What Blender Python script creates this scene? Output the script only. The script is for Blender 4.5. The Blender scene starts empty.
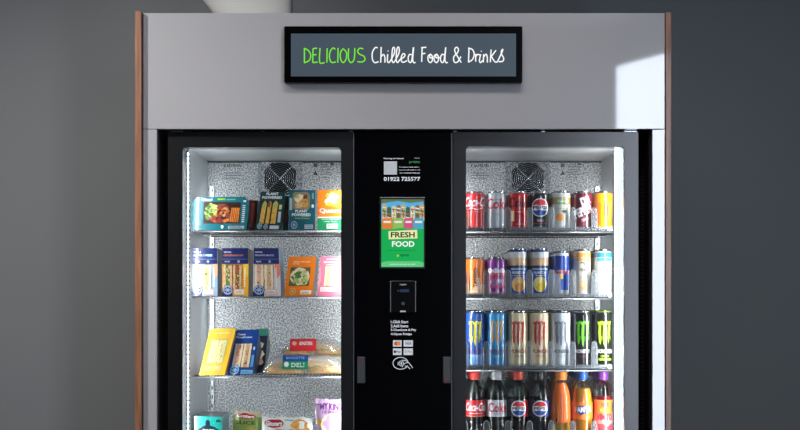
import bpy, math, random
from mathutils import Vector, Matrix
from mathutils.geometry import tessellate_polygon
random.seed(7)
C = bpy.context.scene.collection
PI = math.pi
D, F, VX, HY, ZH = 3.6, 1200.0, 403.0, 297.0, 1.25   # camera distance, focal length (px), vanishing point, eye height

def X(px, Y=0): return (px - VX) * (D + Y) / F
def Z(py, Y=0): return ZH + (HY - py) * (D + Y) / F
def lin(c): c = c / 255; return c / 12.92 if c <= .04045 else ((c + .055) / 1.055) ** 2.4
def rgb(c): return (lin(c[0]), lin(c[1]), lin(c[2]), 1)

# ------------------------------------------------------------------ materials
_M = {}
def P(name, col, rough=.5, metal=0, coat=0, emit=0, spec=.5, bump=None, ecol=None, crough=.05):
    if name in _M: return _M[name]
    m = bpy.data.materials.new(name); m.use_nodes = True
    b = m.node_tree.nodes['Principled BSDF']; i = b.inputs
    i['Base Color'].default_value = rgb(col); i['Roughness'].default_value = rough
    i['Metallic'].default_value = metal; i['Coat Weight'].default_value = coat; i['Coat Roughness'].default_value = crough
    i['Specular IOR Level'].default_value = spec
    if emit:
        i['Emission Color'].default_value = rgb(ecol or col); i['Emission Strength'].default_value = emit
    if bump:
        nt = m.node_tree; sc, st, di, det = bump
        tc = nt.nodes.new('ShaderNodeTexCoord'); n = nt.nodes.new('ShaderNodeTexNoise'); bp = nt.nodes.new('ShaderNodeBump')
        n.inputs['Scale'].default_value = sc; n.inputs['Detail'].default_value = det
        bp.inputs['Strength'].default_value = st; bp.inputs['Distance'].default_value = di
        nt.links.new(tc.outputs['Object'], n.inputs['Vector']); nt.links.new(n.outputs['Fac'], bp.inputs['Height'])
        nt.links.new(bp.outputs['Normal'], b.inputs['Normal'])
    _M[name] = m; return m
def K(c, rough=.32, coat=.4):   # printed ink of any colour
    return P('print_%d_%d_%d_%d' % (*c, int(rough * 100)), c, rough, 0, coat)
def E(c, s=1.0): 
    return P('screen_%d_%d_%d_%d' % (*c, int(s * 100)), (3, 3, 4), .3, 0, .1, emit=s, spec=.15, ecol=c)
def food(name, cols, scale=90, rough=.4, stretch=(1, 1, 1)):
    if name in _M: return _M[name]
    m = P(name, cols[0], rough, 0, .4); nt = m.node_tree; b = nt.nodes['Principled BSDF']
    tc = nt.nodes.new('ShaderNodeTexCoord'); mp = nt.nodes.new('ShaderNodeMapping'); v = nt.nodes.new('ShaderNodeTexNoise')
    v.inputs['Scale'].default_value = scale; v.inputs['Detail'].default_value = 3; v.inputs['Distortion'].default_value = 1.2
    mp.inputs['Scale'].default_value = stretch
    r = nt.nodes.new('ShaderNodeValToRGB'); el = r.color_ramp.elements
    n = len(cols)
    el[0].position = .32; el[0].color = rgb(cols[0]); el[1].position = .68; el[1].color = rgb(cols[-1])
    for k in range(1, n - 1):
        e = el.new(.32 + .36 * k / (n - 1)); e.color = rgb(cols[k])
    nt.links.new(tc.outputs['Object'], mp.inputs['Vector']); nt.links.new(mp.outputs[0], v.inputs['Vector'])
    nt.links.new(v.outputs['Fac'], r.inputs[0]); nt.links.new(r.outputs[0], b.inputs['Base Color'])
    return m
def clear(name, tint=(255, 255, 255), gloss=.08, haze=.0, rough=.05, fs=1.0):
    if name in _M: return _M[name]
    m = bpy.data.materials.new(name); m.use_nodes = True; nt = m.node_tree; nt.nodes.clear()
    o = nt.nodes.new('ShaderNodeOutputMaterial'); t = nt.nodes.new('ShaderNodeBsdfTransparent'); g = nt.nodes.new('ShaderNodeBsdfGlossy')
    d = nt.nodes.new('ShaderNodeBsdfDiffuse'); fr = nt.nodes.new('ShaderNodeFresnel'); mx = nt.nodes.new('ShaderNodeMixShader')
    m2 = nt.nodes.new('ShaderNodeMixShader'); ad = nt.nodes.new('ShaderNodeMath'); ad.operation = 'MULTIPLY_ADD'
    t.inputs[0].default_value = rgb(tint); g.inputs['Roughness'].default_value = rough; fr.inputs[0].default_value = 1.45
    d.inputs[0].default_value = (.9, .9, .9, 1)
    ad.inputs[1].default_value = fs; ad.inputs[2].default_value = gloss
    nt.links.new(fr.outputs[0], ad.inputs[0]); nt.links.new(ad.outputs[0], mx.inputs[0])
    nt.links.new(t.outputs[0], m2.inputs[1]); nt.links.new(d.outputs[0], m2.inputs[2]); m2.inputs[0].default_value = haze
    nt.links.new(m2.outputs[0], mx.inputs[1]); nt.links.new(g.outputs[0], mx.inputs[2]); nt.links.new(mx.outputs[0], o.inputs[0])
    _M[name] = m; return m
def wood():
    m = P('walnut_veneer', (120, 78, 58), .45, 0, .1); nt = m.node_tree; b = nt.nodes['Principled BSDF']
    tc = nt.nodes.new('ShaderNodeTexCoord'); mp = nt.nodes.new('ShaderNodeMapping'); n = nt.nodes.new('ShaderNodeTexNoise'); r = nt.nodes.new('ShaderNodeValToRGB')
    mp.inputs['Scale'].default_value = (1, 1, .04); n.inputs['Scale'].default_value = 140; n.inputs['Detail'].default_value = 4
    r.color_ramp.elements[0].color = rgb((98, 60, 38)); r.color_ramp.elements[1].color = rgb((146, 96, 66))
    r.color_ramp.elements[0].position = .3; r.color_ramp.elements[1].position = .7
    nt.links.new(tc.outputs['Object'], mp.inputs[0]); nt.links.new(mp.outputs[0], n.inputs[0]); nt.links.new(n.outputs[0], r.inputs[0]); nt.links.new(r.outputs[0], b.inputs['Base Color'])
    return m

FASCIA = P('grey_gloss_laminate', (150, 147, 148), .45, 0, 1.0, spec=.2, crough=.035)
WALL = P('wall_paint_grey', (96, 97, 98), .85, bump=(60, .08, .002, 3))
WOOD = wood()
BLACK = P('black_powder_coat', (14, 15, 17), .38, 0, .25, crough=.2)
DOORM = P('black_door_frame', (8, 8, 9), .42, 0, .8, spec=.1, crough=.24)
GLOSSB = P('black_gloss_acrylic', (2, 2, 3), .12, 0, .15, spec=.15)
MATTB = P('matt_black', (6, 6, 7), .7, spec=.2)
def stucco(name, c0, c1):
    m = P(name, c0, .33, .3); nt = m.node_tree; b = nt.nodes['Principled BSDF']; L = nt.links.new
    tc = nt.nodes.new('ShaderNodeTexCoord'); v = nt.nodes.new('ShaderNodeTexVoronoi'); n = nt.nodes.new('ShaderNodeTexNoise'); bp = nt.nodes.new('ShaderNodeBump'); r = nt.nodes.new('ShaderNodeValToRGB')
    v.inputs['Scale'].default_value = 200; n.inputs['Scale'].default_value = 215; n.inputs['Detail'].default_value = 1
    r.color_ramp.elements[0].position = .38; r.color_ramp.elements[1].position = .62; r.color_ramp.elements[0].color = rgb(c0); r.color_ramp.elements[1].color = rgb(c1)  # embossing glints painted into the base colour as light and dark mottle
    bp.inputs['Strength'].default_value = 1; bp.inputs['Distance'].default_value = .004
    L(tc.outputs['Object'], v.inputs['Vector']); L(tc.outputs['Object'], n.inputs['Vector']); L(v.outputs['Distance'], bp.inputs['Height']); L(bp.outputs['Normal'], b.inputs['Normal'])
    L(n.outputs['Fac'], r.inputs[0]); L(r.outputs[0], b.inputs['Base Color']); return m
HAMMER = stucco('embossed_aluminium_painted_glints', (140, 145, 148), (240, 244, 246))
STEEL = P('brushed_steel_liner', (214, 218, 220), .34, .4, bump=(25, .1, .003, 2))
CHROME = P('bright_wire', (190, 195, 198), .22, 1)
ALU = P('can_aluminium', (205, 208, 210), .25, 1)
LED = P('led_emitter', (255, 255, 255), .5, emit=14, ecol=(240, 248, 255))
LEDC = P('led_channel', (150, 156, 160), .4)
GASK = P('pale_plastic_trim', (120, 126, 134), .4, 0, .3)
WIRE = P('coated_shelf_wire', (52, 54, 58), .35, .8)
STBLK = P('sticker_black', (2, 2, 3), .2, spec=.1)
PEDGE = P('divider_edge_highlight', (226, 232, 236), .15, 0, 1)  # pale opaque colour paints the highlight along clear divider edges
PLAST = clear('clear_acrylic', gloss=.06, haze=.035, rough=.15)
GLASS = clear('door_glass', (246, 248, 248), gloss=.0, haze=.0, rough=.0)
PET = clear('clear_bottle_plastic', (238, 242, 240), gloss=.02, haze=.0, rough=.06, fs=.7)
FILM = clear('clear_film_wrap', gloss=.1, haze=.12, rough=.2, fs=.25)

# ------------------------------------------------------------------ mesh builder
class MB:
    def __init__(s): s.v = []; s.f = []; s.m = []; s.mats = []; s.sm = []
    def mi(s, m):
        if m not in s.mats: s.mats.append(m)
        return s.mats.index(m)
    def add(s, vs, fs, m, smooth=False):
        k = len(s.v); s.v += [tuple(p) for p in vs]; i = s.mi(m)
        for f in fs: s.f.append(tuple(k + a for a in f)); s.m.append(i); s.sm.append(smooth)
    def box(s, x0, x1, y0, y1, z0, z1, m):
        vs = [(x, y, z) for x in (x0, x1) for y in (y0, y1) for z in (z0, z1)]
        s.add(vs, [(0, 1, 3, 2), (4, 6, 7, 5), (0, 4, 5, 1), (2, 3, 7, 6), (0, 2, 6, 4), (1, 5, 7, 3)], m)
    def tube(s, pts, r, m, n=6, closed=False):
        pts = [Vector(p) for p in pts]; rings = []; N = len(pts)
        for i, p in enumerate(pts):
            a = pts[(i - 1) % N] if (closed or i) else p; b = pts[(i + 1) % N] if (closed or i < N - 1) else p
            t = (b - a).normalized(); up = Vector((0, 0, 1)) if abs(t.z) < .9 else Vector((0, 1, 0))
            u = t.cross(up).normalized(); w = t.cross(u)
            rings.append([p + (u * math.cos(2 * PI * k / n) + w * math.sin(2 * PI * k / n)) * r for k in range(n)])
        vs = [q for g in rings for q in g]; fs = []
        for i in range(N if closed else N - 1):
            j = (i + 1) % N
            for k in range(n): fs.append((i * n + k, i * n + (k + 1) % n, j * n + (k + 1) % n, j * n + k))
        if not closed: fs += [tuple(range(n - 1, -1, -1)), tuple((N - 1) * n + k for k in range(n))]
        s.add(vs, fs, m, True)
    def lathe(s, prof, m, n=32, cx=0, cy=0, cap=True, bands=None, ridges=0):
        vs = []; 
        for r, z in prof:
            for k in range(n):
                rr = r * (1 + (ridges if k % 2 else 0)); vs.append((cx + rr * math.cos(2 * PI * k / n), cy + rr * math.sin(2 * PI * k / n), z))
        for i in range(len(prof) - 1):
            mm = m
            if bands:
                zc = (prof[i][1] + prof[i + 1][1]) / 2
                for a, b, q in bands:
                    if a <= zc <= b: mm = q
            s.add([], [], mm)
            k0 = len(s.v)
            s.add(vs[i * n:(i + 2) * n], [(k, (k + 1) % n, n + (k + 1) % n, n + k) for k in range(n)], mm, True)
        if cap:
            s.add(vs[:n], [tuple(range(n - 1, -1, -1))], m); s.add(vs[-n:], [tuple(range(n))], m)
    # --- flat artwork pushed through a map (u, v, layer) -> point
    def tris(s, pts, tri, m, mp, lay=1, cut=None):
        out = []
        def rec(a, b, c, d):
            if cut and d < 7 and max(a[0], b[0], c[0]) - min(a[0], b[0], c[0]) > cut:
                e = sorted([(a, b, c), (b, c, a), (c, a, b)], key=lambda q: -(((q[0][0] - q[1][0]) ** 2) + ((q[0][1] - q[1][1]) ** 2) * .2))[0]
                p, q, r = e; mid = ((p[0] + q[0]) / 2, (p[1] + q[1]) / 2); rec(p, mid, r, d + 1); rec(mid, q, r, d + 1)
            else: out.append((a, b, c))
        for t in tri: rec(*[tuple(pts[k][:2]) for k in t], 0)
        vs = []; fs = []
        for a, b, c in out:
            if (b[0] - a[0]) * (c[1] - a[1]) - (c[0] - a[0]) * (b[1] - a[1]) < 0: b, c = c, b
            k = len(vs); vs += [mp(a[0], a[1], lay), mp(b[0], b[1], lay), mp(c[0], c[1], lay)]; fs.append((k, k + 1, k + 2))
        s.add(vs, fs, m)
    def poly(s, pts, m, mp, lay=1, cut=None):
        t = tessellate_polygon([[Vector((p[0], p[1], 0)) for p in pts]]); s.tris(pts, t, m, mp, lay, cut)
    def rect(s, u0, u1, v0, v1, m, mp, lay=1, cut=None): s.poly([(u0, v0), (u1, v0), (u1, v1), (u0, v1)], m, mp, lay, cut)
    def disc(s, cu, cv, ru, rv, m, mp, lay=1, a0=0, a1=360, n=24, cut=None):
        pts = [(cu + ru * math.cos(math.radians(a0 + (a1 - a0) * k / n)), cv + rv * math.sin(math.radians(a0 + (a1 - a0) * k / n))) for k in range(n + (a1 - a0 < 360))]
        s.poly(pts, m, mp, lay, cut)
    def stroke(s, pts, w, m, mp, lay=1, smooth=True, closed=False):
        P_ = [Vector(p) for p in pts]
        if smooth and len(P_) > 2:
            q = []; N = len(P_)
            for i in range(N if closed else N - 1):
                p0 = P_[(i - 1) % N] if closed or i else P_[0]; p1 = P_[i]; p2 = P_[(i + 1) % N]; p3 = P_[(i + 2) % N] if closed or i + 2 < N else P_[-1]
                for k in range(5):
                    t = k / 5; q.append(.5 * ((2 * p1) + (p2 - p0) * t + (2 * p0 - 5 * p1 + 4 * p2 - p3) * t * t + (3 * p1 - p0 - 3 * p2 + p3) * t ** 3))
            if not closed: q.append(P_[-1])
            P_ = q
        L = []; R = []; N = len(P_)
        for i, p in enumerate(P_):
            a = P_[(i - 1) % N] if closed or i else p; b = P_[(i + 1) % N] if closed or i < N - 1 else p
            t = (b - a); t = t.normalized() if t.length > 1e-9 else Vector((1, 0)); n = Vector((-t.y, t.x)) * w / 2
            L.append(p + n); R.append(p - n)
        pts2 = L + R; tri = []
        for i in range(N if closed else N - 1):
            j = (i + 1) % N; tri += [(i, j, N + j), (i, N + j, N + i)]
        s.tris([(p.x, p.y) for p in pts2], tri, m, mp, lay)
    def text(s, st, cu, cv, h, m, mp, lay=2, bold=0, shear=0, width=None, rot=0, cut=None):
        key = (st, bold); 
        if key not in TX:
            cu_ = bpy.data.curves.new('t', 'FONT'); cu_.body = st; cu_.resolution_u = 2; cu_.offset = bold
            o = bpy.data.objects.new('t', cu_); C.objects.link(o); dg = bpy.context.evaluated_depsgraph_get(); dg.update()
            me = bpy.data.meshes.new_from_object(o.evaluated_get(dg))
            TX[key] = ([(v.co.x, v.co.y) for v in me.vertices], [tuple(p.vertices) for p in me.polygons])
            bpy.data.objects.remove(o); bpy.data.curves.remove(cu_); bpy.data.meshes.remove(me)
        pts, fs = TX[key]
        if not pts: return
        x0 = min(p[0] for p in pts); x1 = max(p[0] for p in pts); y0 = min(p[1] for p in pts); y1 = max(p[1] for p in pts)
        sy = h / (y1 - y0); sx = (width / (x1 - x0)) if width else sy
        q = []
        for p in pts:
            a = (p[0] - (x0 + x1) / 2) * sx; b = (p[1] - (y0 + y1) / 2) * sy; a += shear * b
            q.append((cu + a * math.cos(rot) - b * math.sin(rot), cv + a * math.sin(rot) + b * math.cos(rot)))
        tri = []
        for f in fs:
            for k in range(1, len(f) - 1): tri.append((f[0], f[k], f[k + 1]))
        s.tris(q, tri, m, mp, lay, cut)
    def build(s, name, parent=None, bevel=0):
        me = bpy.data.meshes.new(name); me.from_pydata(s.v, [], s.f)
        for m in s.mats: me.materials.append(m)
        me.polygons.foreach_set('material_index', s.m); me.polygons.foreach_set('use_smooth', s.sm); me.update()
        o = bpy.data.objects.new(name, me); C.objects.link(o)
        if parent: o.parent = parent
        if bevel:
            b = o.modifiers.new('bevel', 'BEVEL'); b.width = bevel; b.segments = 2; b.limit_method = 'ANGLE'
        return o
TX = {}
def empty(name, loc, label, cat, group=None):
    o = bpy.data.objects.new(name, None); o.empty_display_size = .05; C.objects.link(o); o.location = loc
    return tag(o, label, cat, group)
def tag(o, label, cat, group=None):
    o['label'] = label; o['category'] = cat
    if group: o['group'] = group
    return o
def dup(r, loc, label, group=None):
    c = r.copy(); C.objects.link(c); c.location = loc; c['label'] = label
    if group: c['group'] = group
    for ch in list(r.children):
        d = ch.copy(); C.objects.link(d); d.parent = c
        for g in ch.children:
            e = g.copy(); C.objects.link(e); e.parent = d
    return c
def struct(o): o['kind'] = 'structure'; return o
def flat(Y, s=.0003):       # artwork given in photograph pixels on a plane facing the viewer at depth Y
    return lambda u, v, l: (X(u, Y), Y - s * l, Z(v, Y))
def flatY(px_py_map): return px_py_map

# ------------------------------------------------------------------ the room
m = MB(); m.box(-3.3, 3.0, -5.2, 1.0, -.1, 0, P('floor_vinyl_grey', (96, 96, 98), .4)); struct(m.build('floor'))
m = MB(); m.box(-3.3, 3.0, -5.2, 1.0, 3.2, 3.3, P('ceiling_paint', (150, 150, 150), .9)); struct(m.build('ceiling'))
m = MB(); m.box(-3.3, 3.0, .85, 1.0, 0, 3.2, WALL); struct(m.build('wall_back'))
m = MB(); m.box(-3.3, -3.15, -5.1, .85, 0, 3.2, WALL); struct(m.build('wall_left'))
m = MB(); m.box(2.85, 3.0, -3.7, .85, 0, 3.2, WALL); struct(m.build('wall_right'))
m = MB(); m.box(-3.3, 1.45, -5.2, -5.05, 0, 3.2, WALL); struct(m.build('wall_front'))
# oblique glazed side with a tall frosted window lit by daylight
A = Vector((1.50, -5.05, 0)); dr = Vector((.25, .47, 0)).normalized(); nn = Vector((-dr.y, dr.x, 0))
def obl(name, a0, a1, z0, z1, t, mat, off=0):
    q = MB(); vs = []
    for a in (a0, a1):
        for t_ in (off, off - t):
            for z in (z0, z1): p = A + dr * a + nn * t_; vs.append((p.x, p.y, z))
    q.add(vs, [(0, 1, 3, 2), (4, 6, 7, 5), (0, 4, 5, 1), (2, 3, 7, 6), (0, 2, 6, 4), (1, 5, 7, 3)], mat); return q.build(name)
w = struct(obl('window_1', .06, .70, .06, 2.90, .01, P('daylit_frosted_window', (235, 242, 255), .5, emit=21.0, ecol=(228, 238, 255))))
struct(obl('wall_window_side', .72, 2.2, 0, 3.2, .12, WALL)); struct(obl('trim_1', -.05, 2.2, 2.92, 3.2, .12, WALL))
# pale tapering form on the back wall above the cabinet
m = MB(); rings = []
for z, cxp, rr in ((2.15, -.74, .20), (2.28, -.70, .245), (2.55, -.755, .33), (3.19, -.93, .50)):
    rings.append([(cxp + (rr if math.cos(a) > 0 else rr) * math.cos(a), .845 - .55 * rr * max(0, math.sin(a)), z) for a in [PI * k / 24 for k in range(25)]])
R_ = []
for z in (2.12, 2.2, 2.3, 2.5, 3.195):
    xr = X(290, .8); xl = X(203, .8) - (z - 2.339) * .78
    c_ = (xr + xl) / 2; h_ = (xr - xl) / 2
    R_.append([(c_ + h_ * math.cos(PI * k / 24), .848 - .06 * math.sin(PI * k / 24), z) for k in range(25)])
vs = [p for r in R_ for p in r]; fs = []
for i in range(len(R_) - 1):
    for k in range(24): fs.append((i * 25 + k, (i + 1) * 25 + k, (i + 1) * 25 + k + 1, i * 25 + k + 1))
fs += [tuple(range(25)), tuple(range(4 * 25 + 24, 4 * 25 - 1, -1))]
m.add(vs, fs, P('pale_form_paint', (205, 202, 196), .6), True)
tag(m.build('pale_wall_form'), 'pale tapering form on the wall above the left of the cabinet', 'duct')

# ------------------------------------------------------------------ surround
xl, xr = X(136.5), X(671)
ZT = Z(13)
S = empty('display_surround', (0, 0, 0), 'grey laminate surround with walnut edges framing both fridges', 'cabinet')
fx0, fx1 = X(143.3), X(664.8)
m = MB(); m.box(fx0, fx1, 0, .02, Z(129), ZT, FASCIA); m.build('fascia_panel', S, .0012)
for a, b in ((fx0, X(156.8)), (X(652.3), fx1)):
    m = MB(); m.box(a, b, 0, .02, 0, Z(129.4), FASCIA); m.build('side_panel', S, .001)
m = MB(); m.box(xl, X(142.6), -.022, .74, 0, ZT + .001, WOOD); m.build('wood_edge', S, .001)
m = MB(); m.box(X(665.5), xr, -.004, .74, 0, ZT + .001, WOOD); m.build('wood_edge', S, .001)
m = MB(); m.box(fx0, fx1, .022, .74, Z(129) + .02, ZT, P('grey_carcass', (110, 110, 112), .6)); m.build('top_panel', S)
m = MB(); m.box(X(142.6), fx0, -.002, .03, 0, ZT - .004, MATTB); m.build('edge_groove', S)
m = MB(); m.box(fx1, X(665.5), .0, .03, 0, ZT - .004, P('oxblood_joint', (60, 24, 22), .6)); m.build('edge_groove', S)

# ------------------------------------------------------------------ sign display
SG = empty('sign_display', (X(403), -.03, Z(54)), 'black framed screen reading Delicious Chilled Food & Drinks', 'screen')
def inv(o, mb, name, bevel=0, parent=None):
    l = o.location; mb.v = [(a - l.x, b - l.y, c - l.z) for a, b, c in mb.v]; return mb.build(name, parent or o, bevel)
Ys = -.03
m = MB(); m.box(X(284, Ys), X(522.5, Ys), Ys, -.001, Z(82.5, Ys), Z(26, Ys), P('black_bezel', (2, 2, 3), .22, spec=.08)); inv(SG, m, 'bezel', .003)
m = MB(); m.box(X(291, Ys), X(516, Ys), Ys - .0008, Ys + .004, Z(76.4, Ys), Z(33.6, Ys), E((68, 81, 92), 1.0)); scr = inv(SG, m, 'screen')
m = MB(); GR, WH = E((120, 235, 40), 1.0), E((255, 255, 255), 1.0); fm = flat(Ys - .001)
def SL(st, org, mat, wd=8):
    ox, oy = org; k = 6.146
    for p in st: m.stroke([(ox + a / k, oy + b / k) for a, b in p], wd / k, mat, fm, 2, len(p) > 2)
L1 = [[(150, 176), (150, 263)], [(146, 174), (172, 186), (189, 215), (180, 248), (148, 264)],
      [(203, 176), (201, 262)], [(203, 176), (228, 173)], [(202, 215), (224, 213)], [(201, 262), (232, 259)],
      [(246, 172), (244, 260), (274, 262)], [(290, 174), (288, 262)],
      [(340, 182), (326, 172), (308, 195), (304, 230), (316, 260), (344, 258)], [(357, 172), (355, 262)],
      [(388, 176), (372, 200), (372, 238), (388, 262), (406, 240), (408, 200), (388, 176)],
      [(422, 174), (420, 235), (436, 262), (456, 240), (460, 172)],
      [(512, 178), (490, 174), (477, 194), (492, 212), (515, 222), (522, 244), (505, 258), (476, 256)]]
SL([p for p in L1], (280, 20), GR, 7.5)
L2 = [[(600, 172), (585, 170), (568, 200), (568, 240), (582, 262), (606, 256)], [(622, 166), (619, 262)], [(619, 228), (636, 212), (644, 228), (645, 262)],
      [(662, 210), (660, 250), (668, 262), (680, 250)], [(664, 188), (664, 193)],
      [(680, 250), (704, 200), (702, 170), (692, 178), (687, 240), (696, 262), (708, 250)], [(708, 250), (732, 200), (730, 168), (719, 178), (714, 240), (722, 262), (736, 245)],
      ]
SL(L2, (280, 20), WH, 7.5)
L3 = [[(72, 215), (58, 212), (50, 236), (58, 260), (72, 250), (82, 168)], [(84, 168), (78, 240), (84, 262), (96, 260)],
      [(-2, 246), (26, 226), (30, 212), (18, 208), (6, 236), (16, 260), (44, 250)],
      [(136, 172), (133, 258)], [(130, 170), (162, 168)], [(134, 208), (156, 205)],
      [(188, 210), (173, 222), (174, 250), (188, 262), (199, 246), (197, 222), (186, 210), (184, 232), (200, 232)],
      [(225, 210), (210, 222), (211, 250), (225, 262), (236, 246), (234, 222), (223, 210), (221, 232), (244, 230)],
      [(272, 215), (258, 212), (248, 236), (256, 260), (270, 250), (281, 168)], [(281, 168), (276, 240), (282, 262), (294, 260)],
      [(376, 262), (340, 200), (338, 176), (350, 168), (359, 182), (352, 202), (330, 228), (334, 258), (354, 258), (374, 225)],
      [(424, 172), (421, 260)], [(419, 172), (445, 182), (456, 210), (446, 242), (420, 260)],
      [(465, 208), (465, 256)], [(465, 228), (476, 212), (492, 216)], [(496, 210), (488, 250), (496, 262), (508, 248)], [(500, 190), (500, 195)],
      [(514, 210), (512, 260)], [(512, 232), (528, 210), (536, 228), (537, 262)],
      [(560, 182), (555, 260)], [(590, 186), (560, 226)], [(562, 224), (582, 256), (598, 258)],
      [(598, 258), (630, 190), (628, 182), (622, 205), (637, 235), (630, 254), (606, 256)]]
SL(L3, (400, 20), WH, 7.5)
# the e that ends Chilled
inv(SG, m, 'lettering', parent=scr).location = (0, 0, 0)

# ------------------------------------------------------------------ fridges
def rrect(x0, x1, z0, z1, r, n=5):
    pts = []
    for cx, cz, a in ((x1 - r, z1 - r, 0), (x0 + r, z1 - r, 90), (x0 + r, z0 + r, 180), (x1 - r, z0 + r, 270)):
        for k in range(n + 1):
            t = math.radians(a + 90 * k / n); pts.append((cx + r * math.cos(t), cz + r * math.sin(t)))
    return pts
FB, DB = .43, .03          # back of interior, door front
def fridge(name, label, px0, px1, gx0, gx1, gy, ix0, ix1, shelves, fan_px, hinge_px, side):
    Fr = empty(name, ((px0 + px1) / 2, DB, 0), label, 'fridge')
    bx = lambda: MB()
    zt, z0 = 1.749, .10
    # carcass: open box
    m = MB()
    m.box(px0 + .004, ix0 - .002, .085, .70, z0, zt - .004, BLACK); m.box(ix1 + .002, px1 - .004, .085, .70, z0, zt - .004, BLACK)
    m.box(ix0 - .002, ix1 + .002, .085, .70, 1.709, zt - .004, BLACK); m.box(ix0 - .002, ix1 + .002, .085, .70, z0, .19, BLACK)
    m.box(ix0 - .002, ix1 + .002, .45, .70, .19, 1.709, BLACK); inv(Fr, m, 'carcass')
    m = MB(); ZC = 1.707
    m.box(ix0 - .0018, ix0, .085, FB, .192, ZC, STEEL); m.box(ix1, ix1 + .0018, .085, FB, .192, ZC, STEEL)
    m.box(ix0, ix1, .085, FB, ZC, ZC + .0018, STEEL); m.box(ix0, ix1, .085, FB, .1905, .192, STEEL); inv(Fr, m, 'steel_liner')
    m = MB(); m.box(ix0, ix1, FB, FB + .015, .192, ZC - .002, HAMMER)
    m.box(ix0, ix1, FB - .002, FB, ZC - .006, ZC - .003, P('joint_line_dark', (40, 42, 44), .6)); inv(Fr, m, 'rear_panel')  # thin dark line along the top joint of the rear panel
    # fan cover and grille
    fx = X(fan_px, FB); fz = Z(179, FB)
    m = MB(); m.box(fx - .074, fx + .074, FB - .006, FB - .0005, fz - .09, ZC - .004, stucco('fan_cover_painted_glints', (120, 124, 128), (200, 204, 208))); fc = inv(Fr, m, 'fan_cover')
    m = MB(); pts = rrect(fx - .053, fx + .053, fz - .053, fz + .053, .026, 1)
    yv = FB - .0065
    n = len(pts); m.add([(a, yv, b) for a, b in pts] + [(a, yv - .004, b) for a, b in pts], [tuple(range(n, 2 * n))[::-1]] + [(k, (k + 1) % n, n + (k + 1) % n, n + k) for k in range(n)], MATTB)
    for k in range(7):
        m.lathe([(.010, -.004), (.020, -.004)], MATTB, 8, fx, 0, False) if 0 else None
    fan = inv(Fr, m, 'fan'); 
    m = MB()
    for k in range(1, 9):
        r = .0068 * k - .001
        m.tube([(fx + r * math.cos(2 * PI * q / 32), yv - .008, fz + r * math.sin(2 * PI * q / 32)) for q in range(32)], .0009, CHROME, 5, True)
    for a in (45, 135):
        c, s_ = math.cos(math.radians(a)) * .062, math.sin(math.radians(a)) * .062
        m.tube([(fx - c, yv - .009, fz - s_), (fx + c, yv - .009, fz + s_)], .0014, CHROME, 5)
    g = inv(Fr, m, 'grille', parent=fan)
    # caution labels
    DG = K((96, 100, 104)); DG2 = K((60, 62, 66)); PAPER = K((188, 194, 196))
    fmap = flat(FB - .0005)
    m = MB()
    lx = fan_px - 48
    m.text('CAUTION', lx, 165.8, -2.8, DG2, fmap, 2, .02, width=17.5)
    for k, (y, w_) in enumerate(((172.6, 15), (175.2, 17), (177.8, 15))): m.rect(lx - 8, lx - 8 + w_, y, y + .6, DG, fmap, 2)
    inv(Fr, m, 'caution_label')
    m = MB(); lx = fan_px + 42
    pass
    m.poly([(lx - 9.3, 175), (lx - 4.7, 175), (lx - 7, 170.4)], DG2, fmap, 2); m.rect(lx - 9, lx - 5, 163.5, 167, DG, fmap, 2)
    for y, w_ in ((164.5, 8), (166.5, 12), (169.5, 12), (171.8, 10), (174, 12), (177, 10)): m.rect(lx - 2, lx - 2 + w_, y, y + .55, DG, fmap, 2)
    m.rect(lx + 8, lx + 11.5, 163.3, 165, DG2, fmap, 3)
    inv(Fr, m, 'warning_label')
    # support rails in the rear corners
    for xx in (ix0 + .012, ix1 - .022):
        m = MB(); m.box(xx, xx + .010, FB - .012, FB - .0005, .2, 1.62, STEEL)
        for k in range(46): m.box(xx + .003, xx + .007, FB - .0126, FB - .012, .25 + k * .03, .262 + k * .03, MATTB)
        inv(Fr, m, 'support_rail')
    # LED strips just behind the door frame on both sides
    leftf = px0 < 0
    for sx, sg in ((ix0, 1), (ix1, -1)):
        seen = (sg > 0) == leftf          # the strip on the outer stile shows, the one on the inner stile hides behind the frame
        if seen: a, b, y = (-.6585, -.6485, .049) if leftf else (.6375, .6660, .049)
        else: a, b, y = (-.1855, -.1775, .088) if leftf else (.1815, .1885, .088)
        m = MB(); m.box(a, b, y, y + .004, .25, gy - .012, P('led_channel_grey', (96, 100, 104), .4) if leftf else LEDC)  # drinks fridge channel made wider and paler to paint white glare
        c_ = (a + b) / 2 - (0 if leftf else .005)
        for k in range(103): m.box(c_ - .002, c_ + .002, y - .0012, y, .252 + k * .014, .2605 + k * .014, LED)
        inv(Fr, m, 'led_strip')
        l = bpy.data.lights.new('led_light', 'AREA'); l.shape = 'RECTANGLE'; l.size = .012; l.size_y = 1.42; l.energy = LEDW * ((.66 if leftf else 1) if seen else .5); l.color = (.99, .99, 1)
        lo = bpy.data.objects.new('led_light', l); C.objects.link(lo); lo.location = ((a + b) / 2 - (0 if leftf else .004), y + .0055, .96)
        dvec = Vector((sg * .66, .75, 0)); lo.rotation_euler = (-dvec).to_track_quat('Z', 'Y').to_euler()
    for sx, sg in ((ix0, 1), (ix1, -1)):      # added glowing strips and fill lights that brighten the rear panel
        a = sx + sg * .011; m = MB(); m.box(a - .001, a + .001, FB - .0145, FB - .0128, .98, 1.62, P('added_rear_glow', (230, 235, 238), .5, emit=1.6, ecol=(230, 240, 250))); inv(Fr, m, 'added_rear_strip')
        l = bpy.data.lights.new('added_rear_fill', 'AREA'); l.shape = 'RECTANGLE'; l.size = .01; l.size_y = .66; l.energy = .34; l.color = (1, .99, 1)
        lo = bpy.data.objects.new('added_rear_fill', l); C.objects.link(lo); lo.location = (sx + sg * .012, FB - .04, 1.31)
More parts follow.
